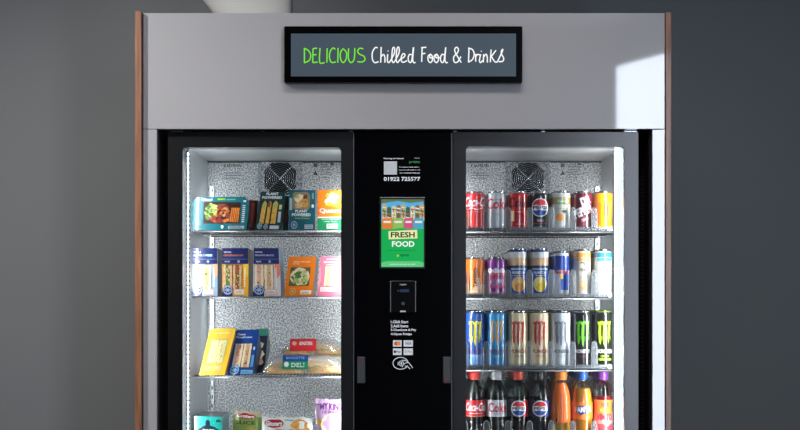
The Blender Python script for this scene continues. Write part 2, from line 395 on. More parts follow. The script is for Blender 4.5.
        lo.rotation_euler = (-Vector((sg * .93, .36, 0))).to_track_quat('Z', 'Y').to_euler()
    # shelves
    for si, (zs, kind) in enumerate(shelves):
        m = MB(); y0, y1 = .105, FB - .012; xa, xb = ix0 + .006, ix1 - .006
        for yy in (y0, y0 + .018, (y0 + y1) / 2, y1): m.tube([(xa, yy, zs - .004), (xb, yy, zs - .004)], .0026 if yy == y0 else .002, P('front_rail_wire', (150, 154, 158), .35, .9) if yy == y0 else WIRE, 6)
        for xx in (xa, xb): m.tube([(xx, y0, zs - .004), (xx, y1, zs - .004)], .0026, CHROME, 6)
        nW = 46
        for k in range(nW):
            xx = xa + (xb - xa) * (k + .5) / nW; m.tube([(xx, y0 + .001, zs - .0012), (xx, y1, zs - .0012)], .0012, WIRE, 5)
        sh = inv(Fr, m, 'wire_shelf')
        if kind == 'lanes':
            for k in range(8):
                xx = X(465 + 21.55 * k, .11); yA, yB = .112, FB - .03; q = MB(); hz = .088 if si else .075
                q.box(xx - .0008, xx + .0008, yA, yB, zs + .002, zs + hz * .8, PLAST)
                pts = [(-.009, .002), (.009, .002), (.009, hz * .75), (.0075, hz * .9), (.004, hz * .98), (-.004, hz * .98), (-.0075, hz * .9), (-.009, hz * .75)]
                n = len(pts); q.add([(xx + a, yA - .002, zs + b) for a, b in pts] + [(xx + a, yA, zs + b) for a, b in pts],
                                    [tuple(range(n)), tuple(range(2 * n - 1, n - 1, -1))] + [(k2, n + k2, n + (k2 + 1) % n, (k2 + 1) % n) for k2 in range(n)], PLAST)
                for sg in (-1, 1): q.tube([(xx + sg * .009, yA - .0012, zs + .003), (xx + sg * .009, yA - .0012, zs + hz * .75), (xx + sg * .0072, yA - .0012, zs + hz * .91), (xx, yA - .0012, zs + hz * .985)], .0006, PEDGE, 5)
                inv(Fr, q, 'lane_divider', parent=sh)
            for k in range(7):
                xx = X(465 + 21.55 * (k + .5), .11); q = MB()
                q.box(xx - .0315, xx + .0315, .110, FB - .03, zs + .0002, zs + .0015, P('dark_tray_base', (14, 15, 17), .4, 0, .4))
                q.box(xx - .0225, xx + .0225, .110, .112, zs + .002, zs + .014, PLAST)
                inv(Fr, q, 'lane_tray', parent=sh)
    # door
    m = MB(); outer = rrect(px0, px1, z0 + .01, zt, .004, 2); inner = rrect(gx0, gx1, .24, gy, .012, 5)
    no, ni = len(outer), len(inner)
    # ring faces: resample outer to match inner count
    oo = []
    for k in range(ni):
        a, b = inner[k]; cor = ((px1, zt), (px0, zt), (px0, z0 + .01), (px1, z0 + .01))[k // 6]; kk = k % 6
        ex = [(cor[0], b), cor, (a, cor[1])]; 
        q_ = k // 6
        st = [(cor[0], b), (cor[0], b), cor, cor, (a, cor[1]), (a, cor[1])] if q_ in (0, 2) else [(a, cor[1]), (a, cor[1]), cor, cor, (cor[0], b), (cor[0], b)]
        oo.append(st[kk])
    for ya, rev in ((DB, False), (.07, True)):
        vs = [(a, ya, b) for a, b in oo] + [(a, ya, b) for a, b in inner]
        fs = [(k, (k + 1) % ni, ni + (k + 1) % ni, ni + k) for k in range(ni)]
        m.add(vs, [f[::-1] for f in fs] if rev else fs, DOORM)
    m.add([(a, DB, b) for a, b in oo] + [(a, .07, b) for a, b in oo], [(k, ni + k, ni + (k + 1) % ni, (k + 1) % ni) for k in range(ni)], DOORM)
    m.add([(a, DB, b) for a, b in inner] + [(a, DB + .006, b) for a, b in inner], [(k, (k + 1) % ni, ni + (k + 1) % ni, ni + k) for k in range(ni)], DOORM)
    m.add([(a, DB + .006, b) for a, b in inner] + [(a, .085, b) for a, b in inner], [(k, (k + 1) % ni, ni + (k + 1) % ni, ni + k) for k in range(ni)], GASK)
    dr_ = inv(Fr, m, 'door')
    m = MB(); m.box(gx0 - .003, gx1 + .003, DB + .008, DB + .012, .235, gy + .003, GLASS); inv(Fr, m, 'glass_pane', parent=dr_)
    for hp in hinge_px:
        m = MB(); h0, h1 = X(hp[0], DB), X(hp[1], DB); m.box(h0, h1, DB - .004, DB + .02, zt + .0002, zt + .0035, CHROME); inv(Fr, m, 'hinge_plate', .001, parent=dr_)
    # lock block on the inner stile
    m = MB(); a, b = side
    m.box(X(a, 0), X(b, 0), .002, DB + .001, Z(383.5), Z(357), P('lock_housing', (44, 48, 50), .45, 0, .3)); lk = inv(Fr, m, 'door_lock', .002, parent=dr_)
    m = MB(); zz = Z(361) if a < VX else Z(380); m.box(X(a + 1.2), X(a + 6), .0005, .0022, zz - .002, zz + .002, E((150, 52, 52), .5)); inv(Fr, m, 'indicator_light', parent=dr_)
    # side vent on outer carcass side
    return Fr
LEDW = 6.6
ZS_L = [(Z(230, .1), 'w'), (Z(296.6, .1), 'w'), (Z(376, .1), 'w'), (Z(452, .1), 'w')]
ZS_R = [(Z(231, .1), 'lanes'), (Z(297.6, .1), 'lanes'), (Z(369.5, .1), 'lanes'), (Z(449, .1), 'lanes')]
FL = fridge('food_fridge', 'left black glass door fridge stocked with sandwiches and food cartons', X(168, DB), X(353, DB), X(182.5, DB), X(341, DB), Z(147.3, DB),
            -.656, -.176, ZS_L, 280.5, ((172, 183), (261, 264), (349, 353)), (357, 365))
FR = fridge('drinks_fridge', 'right black glass door fridge stocked with cans and bottles', X(453.2, DB), X(638.3, DB), X(466, DB), X(624.6, DB), Z(146.3, DB),
            .180, .667, ZS_R, 527.7, ((453, 457), (541, 545), (624, 637)), (443, 451))

# black side filler panels and finned vent in the gap beside the drinks fridge
m = MB(); m.box(X(156.8), X(157.2) + .004, .022, .06, .02, Z(130), MATTB); m.box(X(157.5), X(651.5), .72, .735, 0, 1.75, MATTB)
m.box(X(652.3) - .006, X(652.3), .022, .70, .02, Z(130), MATTB); m.build('lining_panel', S)
m = MB()
for k in range(78): m.box(X(642.5, .1), X(648.5, .1), .10, .112, .72 + k * .0125, .7255 + k * .0125, P('vent_fin', (58, 60, 66), .35, 0, .5))
m.box(X(640, .1), X(650, .1), .113, .12, .2, 1.72, MATTB); inv(FR, m, 'side_vent')

# ------------------------------------------------------------------ centre console
CN = empty('payment_console', (X(402.5, .03), .03, 0), 'black centre payment console between the two fridges', 'payment console')
Yc = .028
m = MB(); m.box(X(354.6, Yc), X(451, Yc), Yc, .6, .05, 1.748, GLOSSB); inv(CN, m, 'front_panel', .001)
for a in (353.2, 451.3):
    m = MB(); m.box(X(a, Yc), X(a + .8, Yc), Yc - .006, Yc + .02, .05, 1.745, P('dark_anodised_edge', (92, 92, 100), .4, .7)); inv(CN, m, 'edge_strip')
fm = flat(Yc)
WHT = K((225, 228, 230)); 
m = MB(); m.rect(381.5, 422, 155.5, 184, STBLK, fm, 1)
m.text('Having an issue?', 393.8, 158.6, -1.9, WHT, fm, 2, .02, width=20); m.rect(383.9, 397, 161.4, 174.6, K((186, 190, 192)), fm, 2)
m.text('enquiry', 417, 158.2, -1.2, WHT, fm, 2, .0, width=5.5); m.text('presto', 414.5, 162.4, -3.2, K((52, 128, 72)), fm, 2, .01, width=10.5)
m.text('To report a fault either', 409, 167.2, -1.4, WHT, fm, 2, .02, width=20); m.text('scan the QR code or call', 409.5, 170, -1.4, WHT, fm, 2, .02, width=21); m.text('our customer line on', 409.5, 172.8, -1.4, WHT, fm, 2, .02, width=20)
m.text('01922 725577', 402, 179, -4.2, WHT, fm, 2, .03, width=36.5); inv(CN, m, 'contact_sticker')
# promo screen
SX = [381.3, 423.7]
m = MB(); m.box(X(379.5, Yc), X(425.3, Yc), Yc - .004, Yc, Z(268.8, Yc), Z(197.3, Yc), P('screen_surround', (5, 5, 6), .3, 0, .3)); so = inv(CN, m, 'promo_screen', .001)
m = MB(); fs_ = flat(Yc - .0042); e = .95
m.rect(381.3, 423.7, 199.3, 267, E((20, 176, 84), e), fs_, 1); m.rect(381.3, 423.7, 199.3, 222, E((86, 178, 226), e), fs_, 2)
m.poly([(381.3, 199.3), (423.7, 199.3), (423.7, 201.5), (410, 203), (398, 201), (381.3, 203.5)], E((96, 118, 84), e), fs_, 3)
for k in range(9):
    x0 = 382.2 + k * 4.7; c = [(196, 168, 120), (74, 92, 74), (222, 206, 160), (150, 104, 74)][k % 4]
    t_ = 203.5 + (k * 7) % 4
    m.poly([(x0, 221), (x0 + .2, t_ + 2), (x0 + 1.8, t_), (x0 + 4.2, t_ + 1.5), (x0 + 4.5, 221)], E(c, e), fs_, 4)
    for q in range(4): m.poly([(x0 + .3, t_ + 3 + q * 3.6), (x0 + 4.2, t_ + 3.8 + q * 3.6), (x0 + 4.2, t_ + 5 + q * 3.6), (x0 + .3, t_ + 4.4 + q * 3.6)], E([(230, 214, 170), (70, 110, 60), (190, 90, 60), (240, 236, 214)][(q + k) % 4], e), fs_, 5)
    m.stroke([(x0 + 1.2, 209), (x0 + 2.6, 214), (x0 + 1.4, 220)], .7, E((60, 110, 52), e), fs_, 5)
for x0, x1, c in ((382, 392.5, (226, 130, 60)), (393, 403.5, (146, 190, 96)), (404, 413, (214, 84, 134)), (413.5, 423.5, (80, 170, 200))):
    m.poly([(x0, 218.6), (x1, 217.6), (x1, 229), (x0, 229)], E(c, e), fs_, 6); m.rect(x0 + 1.5, x1 - 1.5, 221, 223, E((238, 238, 225), e), fs_, 7)
m.poly([(381.3, 231), (386, 230), (402, 228), (419, 230), (423.7, 230), (423.7, 234), (381.3, 234)], E((20, 176, 84), e), fs_, 8)
m.poly([(388.5, 231.3), (417, 229.8), (417.4, 238.4), (388.8, 239.3)], E((238, 240, 176), e), fs_, 9)
m.text('FRESH', 402.8, 234.8, -5.6, E((22, 60, 34), e), fs_, 10, .03, width=24); m.text('FOOD', 403.2, 244, -5.8, E((250, 255, 250), e), fs_, 10, .03, width=22.5)
m.rect(388, 416, 250.2, 250.6, E((12, 120, 60), e), fs_, 10)
m.text('xpress', 404.6, 255.8, -3, E((10, 54, 30), e), fs_, 10, .01, width=9); m.disc(397.8, 255.8, 1, 1, E((206, 220, 60), e), fs_, 10)
m.poly([(381.3, 262.6), (386, 261.2), (419, 261.2), (423.7, 262.6), (423.7, 267), (381.3, 267)], E((96, 206, 130), e), fs_, 10)
m.text('touch the screen to start', 402.5, 264.2, -1.5, E((226, 250, 232), e), fs_, 11, .01, width=26)
inv(CN, m, 'screen_picture', parent=so)
# card reader
m = MB(); m.box(X(389.8, Yc), X(416.2, Yc), Yc - .012, Yc, Z(313, Yc), Z(280.5, Yc), P('reader_plastic', (3, 3, 4), .2, 0, .2, spec=.2)); ro = inv(CN, m, 'card_reader', .003)
m = MB(); fr_ = flat(Yc - .012)
for a in (390.2, 415.2): m.rect(a, a + .8, 281.5, 312, P('reader_edge_highlight', (120, 124, 128), .3, .8), fr_, 2)  # edge highlights painted as pale strips on the reader face
m.text('nayax', 403.2, 284.9, -1.9, K((170, 172, 174)), fr_, 2, .02, width=6.8); m.rect(400, 409, 289.2, 292.2, E((46, 60, 92), .7), fr_, 2); m.disc(398.2, 290.9, 1.1, 1.1, E((48, 60, 84), .6), fr_, 2)
m.disc(403, 303.5, 1.7, 1.7, K((52, 66, 66)), fr_, 2); m.rect(400.2, 405.8, 310.6, 312, K((190, 192, 194)), fr_, 2)
inv(CN, m, 'reader_display', parent=ro)
# instruction sticker
m = MB(); m.rect(388.5, 419.5, 317, 372, STBLK, fm, 1)
for k, (t, w_) in enumerate((('1.Click Start', 17.5), ('2.Add Items', 17.5), ('3.Checkout & Pay', 25.5), ('4.Open Fridge', 21))):
    m.text(t, 390.8 + w_ / 2, 321.8 + k * 4.15, -3, WHT, fm, 2, .025, width=w_)
inv(CN, m, 'instruction_sticker')
def sticker(x0, x1, y0, y1, fn):
    m = MB(); m.rect(x0, x1, y0, y1, K((222, 224, 226)), fm, 2); fn(m, (x0 + x1) / 2, (y0 + y1) / 2); inv(CN, m, 'payment_sticker')
sticker(393, 401.7, 340.3, 346.6, lambda m, x, y: (m.disc(x - 1.2, y, 2, 2, K((206, 62, 40)), fm, 3), m.disc(x + 1.2, y, 2, 2, K((236, 150, 60)), fm, 4)))
sticker(403.6, 412.9, 340.3, 346.6, lambda m, x, y: m.text('VISA', x, y, -2.5, K((70, 84, 130)), fm, 3, .03, shear=-.2, width=6.6))
sticker(393, 401.7, 348.4, 355, lambda m, x, y: (m.disc(x - 2.5, y, 1.2, 1.4, K((20, 20, 20)), fm, 3), m.text('Pay', x + 1.1, y + .2, -2.5, K((20, 20, 20)), fm, 3, .02, width=4.4)))
sticker(403.6, 412.9, 348.4, 355, lambda m, x, y: m.text('G Pay', x, y + .1, -2.5, K((110, 116, 122)), fm, 3, .01, width=6.8))
m = MB()
m.stroke([(400.6 + 7.6 * math.cos(math.radians(a)), 363.3 + 5.9 * math.sin(math.radians(a))) for a in range(20, 345, 12)], .75, WHT, fm, 3)
for k in range(4): m.stroke([(397.6 + k * 1.5, 363.4 - 1.4 - .75 * k), (398.5 + k * 1.6, 363.4), (397.6 + k * 1.5, 363.4 + 1.4 + .75 * k)], .75, WHT, fm, 3)
m.stroke([(412.8, 368), (409, 363), (405.5, 360.6), (403, 360.4)], .7, WHT, fm, 3); m.stroke([(408.6, 362.4), (405, 363.2), (404, 364.6)], .7, WHT, fm, 3); m.stroke([(410, 369), (407.5, 366.5), (404.6, 366)], .7, WHT, fm, 3)
inv(CN, m, 'contactless_sticker')

# ------------------------------------------------------------------ food cartons
SHN = {}
def carton(name, label, cat, quad, Y, th, body, art, zs, lean=.0, taper=1.0, side=None, chamfer=0, group=None, top=None):
    """quad = TL, TR, BR, BL in photograph pixels; bottom edge is set on the shelf top zs. art(m, mp) draws in unit (u right, v up)."""
    TL, TR, BR, BL = quad
    group = group or {'food pack': 'food packs on the ', 'sandwich': 'boxed sandwiches on the ', 'snack box': 'snack packs on the '}[cat] + SHN.get(zs, 'shelf')
    cx = X((BL[0] + BR[0]) / 2, Y); o = empty(name, (cx, Y, zs), label, cat, group)
    zb = zs + .0008
    def pt(p, top): return Vector((X(p[0], Y) - cx, lean if top else 0, (Z(p[1], Y) if top else zb) - zs))
    a, b, c, d = pt(TL, 1), pt(TR, 1), pt(BR, 0), pt(BL, 0)
    nrm = Vector((0, -1, 0))
    def mp(u, v, l):
        p = (d * (1 - u) + c * u) * (1 - v) + (a * (1 - u) + b * u) * v; return p + Vector((0, -.00035 * l, 0))
    back = lambda p: Vector((p.x, p.y * .3 + th, p.z if p.z < .01 else p.z * taper))
    m = MB(); ch = chamfer
    out = [(0, 0), (1, 0), (1, 1 - ch), (1 - ch * .6, 1), (ch * .6, 1), (0, 1 - ch)] if ch else [(0, 0), (1, 0), (1, 1), (0, 1)]
    fr = [mp(u, v, 0) for u, v in out]; n = len(fr); bk = [back(p) for p in fr]
    m.add(fr + bk, [tuple(range(n))], body); m.add(fr + bk, [tuple(range(2 * n - 1, n - 1, -1))], side or body)
    for k in range(n): m.add([fr[k], bk[k], bk[(k + 1) % n], fr[(k + 1) % n]], [(0, 1, 2, 3)], (side or body) if k == 1 else (top or side or body))
    m.build('carton', o, .0006)
    parts = art(mp) or {}
    for nm, mb in parts.items(): mb.build(nm, o)
    return o
def blob(m, u, v, ru, rv, mat, mp, lay, n=11, j=.25):
    m.poly([(u + ru * math.cos(2 * PI * k / n) * (1 + random.uniform(-j, j)), v + rv * math.sin(2 * PI * k / n) * (1 + random.uniform(-j, j))) for k in range(n)], mat, mp, lay)
BREAD = food('white_bread', [(236, 214, 176), (244, 228, 196), (214, 180, 132)], 220)
BROWN = food('brown_bread', [(206, 160, 104), (226, 188, 136), (160, 110, 64)], 260)
PALE = food('pale_egg_bread', [(206, 198, 132), (222, 214, 166), (176, 162, 92)], 200)
SALAD = food('salad_leaf', [(44, 78, 30), (96, 140, 52), (24, 44, 20)], 260)
LETT = food('lettuce', [(110, 160, 60), (186, 214, 120), (60, 110, 40)], 230)
MEAT = food('roast_slices', [(120, 40, 44), (178, 84, 60), (70, 22, 34), (206, 130, 90)], 190)
CARR = food('carrot_sticks', [(226, 110, 30), (246, 150, 60), (170, 66, 20)], 160, stretch=(2, 1, .5))
HAM = food('ham_filling', [(226, 150, 132), (240, 190, 168), (190, 100, 84)], 220)
CRUST = food('golden_pastry', [(196, 122, 40), (228, 164, 70), (140, 76, 24)], 140)
WRAP = food('golden_wrap', [(216, 150, 40), (238, 190, 90), (130, 80, 20)], 160, stretch=(2, 1, .6))
def sandwich(mp, u0, u1, v0, v1, fills, bread=BREAD, back=(60, 40, 30)):
    m = MB(); m.rect(u0, u1, v0, v1, K(back), mp, 2); n = 2; w = (u1 - u0) / n
    for i in range(n):
        a = u0 + i * w; f = fills[i % len(fills)]
        for s0, s1, mt in ((.04, .30, bread), (.28, .70, f), (.68, .95, bread)):
            L_ = []; R_ = []
            for k in range(7):
                v = v0 + (v1 - v0) * (.02 + .96 * k / 6); j = random.uniform(-.03, .03)
                L_.append((a + w * (s0 + j), v)); R_.append((a + w * (s1 + random.uniform(-.03, .03)), v))
            m.poly(L_ + R_[::-1], mt, mp, 3 if mt is bread else 4)
    for k in range(16 * n):
        i = k % n; f = random.choice(fills + fills + [PALE, BROWN, HAM, K(back)]); blob(m, u0 + w * (i + .49 + random.uniform(-.17, .17)), v0 + (v1 - v0) * random.uniform(.06, .94), w * random.uniform(.05, .12), (v1 - v0) * random.uniform(.025, .06), f, mp, 5 + k // n % 3, 7, .35)  # backing-colour flecks paint dark shade in among the fillings
    m.stroke([(u0 + .02, v0), (u0 + .03, v1)], .012, K((250, 250, 250), .1), mp, 5)
    return m
def badge(m, mp, u, v, r, c1, c2, asp):
    m.disc(u, v, r, r * asp, K(c1), mp, 5); pts = [(u + r * .78 * math.cos(a * PI / 8), v + r * .78 * asp * math.sin(a * PI / 8)) for a in range(16)]
    m.stroke(pts, r * .14, K(c2), mp, 6, closed=True)
    for a in range(6): m.stroke([(u, v), (u + r * .6 * math.cos(a * PI / 3), v + r * .6 * asp * math.sin(a * PI / 3))], r * .12, K(c2), mp, 6, False)
def lines(m, mp, u0, u1, v, dv, n, mat, h=.012, lay=6):
    for k in range(n):
        w_ = (u1 - u0) * random.uniform(.6, 1); x = u0
        while x < u0 + w_: q = random.uniform(.02, .06); m.rect(x, min(x + q, u1), v - k * dv, v - k * dv + h, mat, mp, lay); x += q + .012
z1, z2, z3, z4 = [z for z, _ in ZS_L]
z1 += .0002; z2 += .0002; z3 += .0002; z4 += .0002
SHN.update({z1: 'top shelf', z2: 'second shelf', z3: 'third shelf', z4: 'lowest visible shelf'})
TEAL, DTEAL, CREAM, WHI = K((22, 110, 122)), K((14, 62, 62)), K((232, 230, 214)), K((240, 242, 244))
def art_tray(mp):
    b = MB(); b.rect(.20, .86, .20, .84, K((60, 34, 30)), mp, 1)
    blob(b, .34, .60, .12, .2, LETT, mp, 3); blob(b, .30, .42, .08, .12, SALAD, mp, 2); blob(b, .52, .55, .15, .26, MEAT, mp, 2, j=.1); blob(b, .46, .34, .18, .14, MEAT, mp, 3); [blob(b, random.uniform(.34, .66), random.uniform(.28, .72), .03, .045, random.choice([MEAT, CARR, BROWN, K((70, 20, 34)), K((150, 60, 50))]), mp, 5) for _ in range(34)]; [blob(b, random.uniform(.24, .42), random.uniform(.45, .78), .03, .05, random.choice([LETT, SALAD, K((190, 216, 110))]), mp, 5) for _ in range(14)]
    blob(b, .60, .38, .13, .16, MEAT, mp, 3); blob(b, .58, .50, .07, .05, CARR, mp, 4)
    for k in range(5): b.poly([(.68 + k * .034, .24), (.70 + k * .034, .24), (.725 + k * .03, .66), (.70 + k * .03, .68)], CARR, mp, 4)
    blob(b, .40, .70, .05, .07, K((214, 232, 150)), mp, 4)
    t = MB(); t.text('Plant', .26, .925, .07, WHI, mp, 3, .02, width=.2); lines(t, mp, .18, .36, .87, .04, 1, WHI); t.rect(.44, .58, .90, .955, K((150, 200, 40)), mp, 3); t.rect(.6, .76, .9, .94, K((90, 190, 180)), mp, 3)
    for k in range(9): t.rect(.895, .945, .24 + k * .06, .27 + k * .06, WHI, mp, 3)
    t.rect(.66, .95, .04, .13, K((210, 216, 218)), mp, 3); lines(t, mp, .68, .93, .09, .035, 2, K((70, 80, 84)), .02); t.disc(.55, .1, .025, .05, WHI, mp, 3)
    t.rect(.9, .95, .84, .9, WHI, mp, 3)
    return {'tray_window': b, 'printed_text': t}
carton('food_tray', 'wide teal tray pack of salad, meat and carrots on the top shelf', 'food pack', ((192, 196.5), (249, 196.5), (246.5, 228.5), (192, 228.5)), .13, .045, TEAL, art_tray, z1, .012, .9, DTEAL, .14)
carton('food_carton', 'dark maroon carton squeezed between the wide teal tray and the golden wraps pack', 'food pack', ((248.8, 200), (258, 200.5), (256.5, 228), (247.5, 228)), .180, .12, K((96, 28, 34)),
       lambda mp: {'printed_stripe': (lambda m: (m.rect(.35, .75, .1, .9, K((178, 70, 48)), mp, 2), m)[1])(MB())}, z1, .0, 1, K((40, 14, 20)))
def art_wraps(mp):
    b = MB(); b.rect(.08, .80, .14, .78, K((52, 40, 26)), mp, 1)
    for k, (u, w_) in enumerate(((.12, .18), (.36, .14), (.56, .2))):
        b.poly([(u, .17), (u + w_, .17), (u + w_ * 1.1, .7), (u + w_ * .6, .77), (u + .02, .68)], WRAP, mp, 3)
        blob(b, u + w_ * .5, .66, w_ * .4, .07, MEAT if k % 2 else LETT, mp, 4)
    t = MB(); t.text('PLANT', .5, .945, .07, WHI, mp, 3, .03, width=.5); t.text('POWERED', .5, .85, .07, WHI, mp, 3, .03, width=.82)
    badge(t, mp, .16, .11, .11, (30, 66, 96), (190, 204, 220), .75); badge(t, mp, .4, .09, .1, (30, 66, 96), (190, 204, 220), .75)
    t.rect(.56, .92, .03, .12, K((210, 216, 218)), mp, 3); t.rect(.84, .95, .2, .48, K((190, 200, 204)), mp, 3); t.rect(.84, .95, .54, .66, K((220, 216, 150)), mp, 3)
    return {'wrap_window': b, 'printed_text': t}
carton('food_carton', 'dark teal carton with golden wraps in its window, below the fan', 'food pack', ((260.5, 191.5), (284.5, 191.5), (280.5, 228.5), (255, 228.5)), .128, .05, DTEAL, art_wraps, z1, .01, .95, K((20, 70, 44)))
carton('food_carton', 'dark green carton seen edge-on behind the golden wraps pack', 'food pack', ((284.6, 196), (289, 196), (288.4, 228), (282.6, 228)), .186, .10, K((16, 58, 40)),
       lambda mp: {'printed_photo': (lambda m: (blob(m, .5, .4, .35, .2, MEAT, mp, 2), m)[1])(MB())}, z1, .0, 1)
def art_pp(mp):
    b = MB(); b.poly([(.14, .56), (.2, .52), (.74, .52), (.8, .58), (.8, .88), (.72, .95), (.2, .95), (.14, .9)], K((150, 128, 96)), mp, 1)
    blob(b, .42, .78, .2, .13, BREAD, mp, 2); blob(b, .56, .68, .18, .12, CRUST, mp, 3); blob(b, .38, .62, .16, .07, BROWN, mp, 4); blob(b, .62, .83, .1, .06, K((92, 60, 34)), mp, 4); blob(b, .3, .84, .08, .05, LETT, mp, 4)
    t = MB(); t.text('PLANT', .47, .475, .065, WHI, mp, 3, .03, width=.46); t.text('POWERED', .47, .385, .075, WHI, mp, 3, .03, width=.72)
    t.text('chicken & bacon', .5, .30, .04, K((168, 206, 40)), mp, 3, .02, width=.56); badge(t, mp, .2, .13, .15, (14, 62, 92), (170, 196, 214), .72)
    t.rect(.6, .92, .04, .14, K((200, 210, 214)), mp, 3); lines(t, mp, .62, .9, .1, .04, 2, K((60, 70, 74)), .02)
    t.rect(.02, .12, .5, .8, K((160, 190, 196)), mp, 3); t.rect(.86, .95, .56, .64, WHI, mp, 3); t.rect(.87, .94, .78, .93, K((120, 170, 176)), mp, 3)
    return {'printed_photo': b, 'printed_text': t}
carton('food_carton', 'upright teal carton with an oval food photo, beside the orange carton', 'food pack', ((289, 190), (315.3, 190), (315, 228.5), (289, 228.5)), .13, .05, K((16, 88, 104)), art_pp, z1, .003, 1, K((200, 204, 206)))
def art_q(mp):
    b = MB(); b.rect(0, 1, 0, .30, K((34, 150, 90)), mp, 1); b.rect(0, 1, .30, .335, K((236, 238, 226)), mp, 2)
    b.poly([(.3, .62), (1, .56), (1, 1), (.82, .94), (.5, .96)], K((250, 190, 60)), mp, 2); blob(b, .62, .80, .24, .13, BREAD, mp, 3); blob(b, .86, .74, .1, .08, CRUST, mp, 4); blob(b, .34, .72, .07, .05, WHI, mp, 4); blob(b, .40, .86, .08, .05, LETT, mp, 4)
    t = MB(); t.text('Quorn', .49, .48, .14, WHI, mp, 5, .03, width=.84); t.text('chicken style pieces', .5, .27, .03, WHI, mp, 5, .02, width=.7); t.text('meat free', .5, .22, .03, WHI, mp, 5, .02, width=.5)
    t.rect(.36, .80, .04, .16, K((230, 236, 232)), mp, 5); lines(t, mp, .4, .76, .11, .04, 2, K((60, 110, 84)), .02, 6)
    return {'printed_photo': b, 'printed_text': t}
carton('food_carton', 'orange and green carton at the right end of the food fridge top shelf', 'food pack', ((317.5, 190), (343, 190), (343, 228.5), (317.5, 228.5)), .13, .045, K((240, 126, 26)), art_q, z1, .003, 1, K((200, 220, 210)))

# --- second shelf: boxed sandwiches
def art_sw(head, edge, hc, fills, txt, lab=(226, 140, 140), bread=BREAD, side_c=None):
    def f(mp):
        b = sandwich(mp, .04, .76, .14, .66, fills, bread)
        t = MB(); t.rect(0, .98, .67, 1, K(head), mp, 3); t.rect(0, .98, .765, .775, K((110, 130, 180)), mp, 4)
        t.text(txt[0], .2, .92, .035, WHI, mp, 4, .02, width=.28); t.text(txt[1], .42, .85, .04, K(hc), mp, 4, .03, width=.74)
        t.text('PACK', .2, .72, .03, WHI, mp, 4, .03, width=.2); t.disc(.62, .72, .05, .027, K((150, 170, 206)), mp, 4)
        t.poly([(.78, 0), (1, 0), (1, .67), (.78, .67)], K(edge), mp, 2); t.rect(.0, .4, 0, .10, K(head), mp, 3)
        if side_c: t.poly([(.86, .35), (1, .45), (1, .67), (.8, .67)], K(side_c), mp, 3)
        badge(t, mp, .22, .13, .20, head, (168, 184, 214), .52)
        t.rect(.46, .86, .03, .15, K(lab), mp, 4); t.rect(.50, .82, .05, .13, K((238, 226, 220)), mp, 5); lines(t, mp, .52, .8, .1, .03, 2, K((90, 90, 96)), .012, 6)
        for k in range(9): t.rect(.83, .88, .2 + k * .045, .225 + k * .045, WHI, mp, 4)
        return {'sandwich_window': b, 'printed_text': t}
    return f
NAVY = (26, 38, 92)
SW = 'boxed triangle sandwiches on the second shelf'
carton('sandwich_carton', 'navy topped sandwich carton with light blue edge, leftmost on second shelf', 'sandwich', ((192, 248), (217.5, 248), (217.5, 295), (192, 295)),   .13, .12, K((150, 172, 186)), art_sw((20, 36, 92), (130, 160, 184), (180, 220, 240), [HAM, LETT], ('serious', 'HAM & CHEESE'), side_c=(226, 160, 120)), z2, .006, .96, K((52, 60, 74)))
carton('sandwich_carton', 'navy topped sandwich carton with golden orange edge and orange lettering', 'sandwich', ((222, 248), (248.5, 248), (248.5, 295), (222, 295)), .13, .12, K((226, 160, 40)), art_sw(NAVY, (236, 168, 40), (224, 130, 90), [SALAD, MEAT], ('serious', 'CHICKEN & BACON'), (226, 190, 150), BROWN, side_c=(240, 196, 60)), z2, .006, .96, K((110, 62, 24)))
carton('sandwich_carton', 'navy topped sandwich carton with pale blue and peach edge, middle of second shelf', 'sandwich', ((253.5, 248), (279, 248), (281, 295), (253, 295)), .13, .12, K((226, 206, 196)), art_sw(NAVY, (220, 206, 206), (200, 190, 220), [HAM, BROWN], ('serious', 'PRAWN MAYO'), (232, 180, 170), side_c=(228, 130, 96)), z2, .006, .96, K((112, 170, 206)))
def art_or(mp):
    b = MB(); b.rect(.12, .84, .26, .73, K((90, 84, 44)), mp, 1); blob(b, .48, .5, .36, .22, BREAD, mp, 2, j=.05); blob(b, .45, .48, .22, .15, SALAD, mp, 3); blob(b, .66, .42, .12, .12, LETT, mp, 4); [blob(b, random.uniform(.2, .76), random.uniform(.32, .68), .05, .035, random.choice([SALAD, LETT, PALE, BREAD, K((60, 90, 36)), K((190, 180, 130))]), mp, 5 + q % 3) for q in range(46)]
    t = MB(); t.text('FRESH CHICKEN', .5, .87, .04, K((250, 220, 180)), mp, 3, .02, width=.6); t.text('wrap', .3, .81, .035, K((250, 220, 180)), mp, 3, .02, width=.26)
    badge(t, mp, .28, .13, .14, (206, 110, 20), (246, 190, 110), .7); t.rect(.56, .94, .05, .15, K((246, 236, 216)), mp, 3); lines(t, mp, .6, .9, .1, .03, 2, K((120, 90, 60)), .015)
    return {'sandwich_window': b, 'printed_text': t}
carton('sandwich_carton', 'leaning orange carton with a green salad sandwich, beside the pink carton', 'sandwich', ((288.5, 256.5), (316, 256.5), (312.5, 295), (284, 295)), .13, .13, K((234, 122, 20)), art_or, z2, .01, .97, K((66, 20, 18)))
def art_pk(mp):
    b = sandwich(mp, .22, .86, .26, .76, [PALE, PALE], BREAD, (206, 150, 140))
    t = MB(); t.text('prawn', .5, .93, .04, WHI, mp, 3, .02, width=.5); t.text('MAYONNAISE', .5, .86, .05, WHI, mp, 3, .02, width=.7); t.text('sandwich', .5, .80, .035, WHI, mp, 3, .02, width=.5)
    t.rect(.1, .78, .12, .23, K((246, 238, 240)), mp, 3); lines(t, mp, .14, .74, .18, .03, 2, K((150, 90, 100)), .012)
    t.poly([(0, .1), (.1, .4), (.06, .7), (0, .8)], K((238, 160, 176)), mp, 2)
    return {'sandwich_window': b, 'printed_text': t}
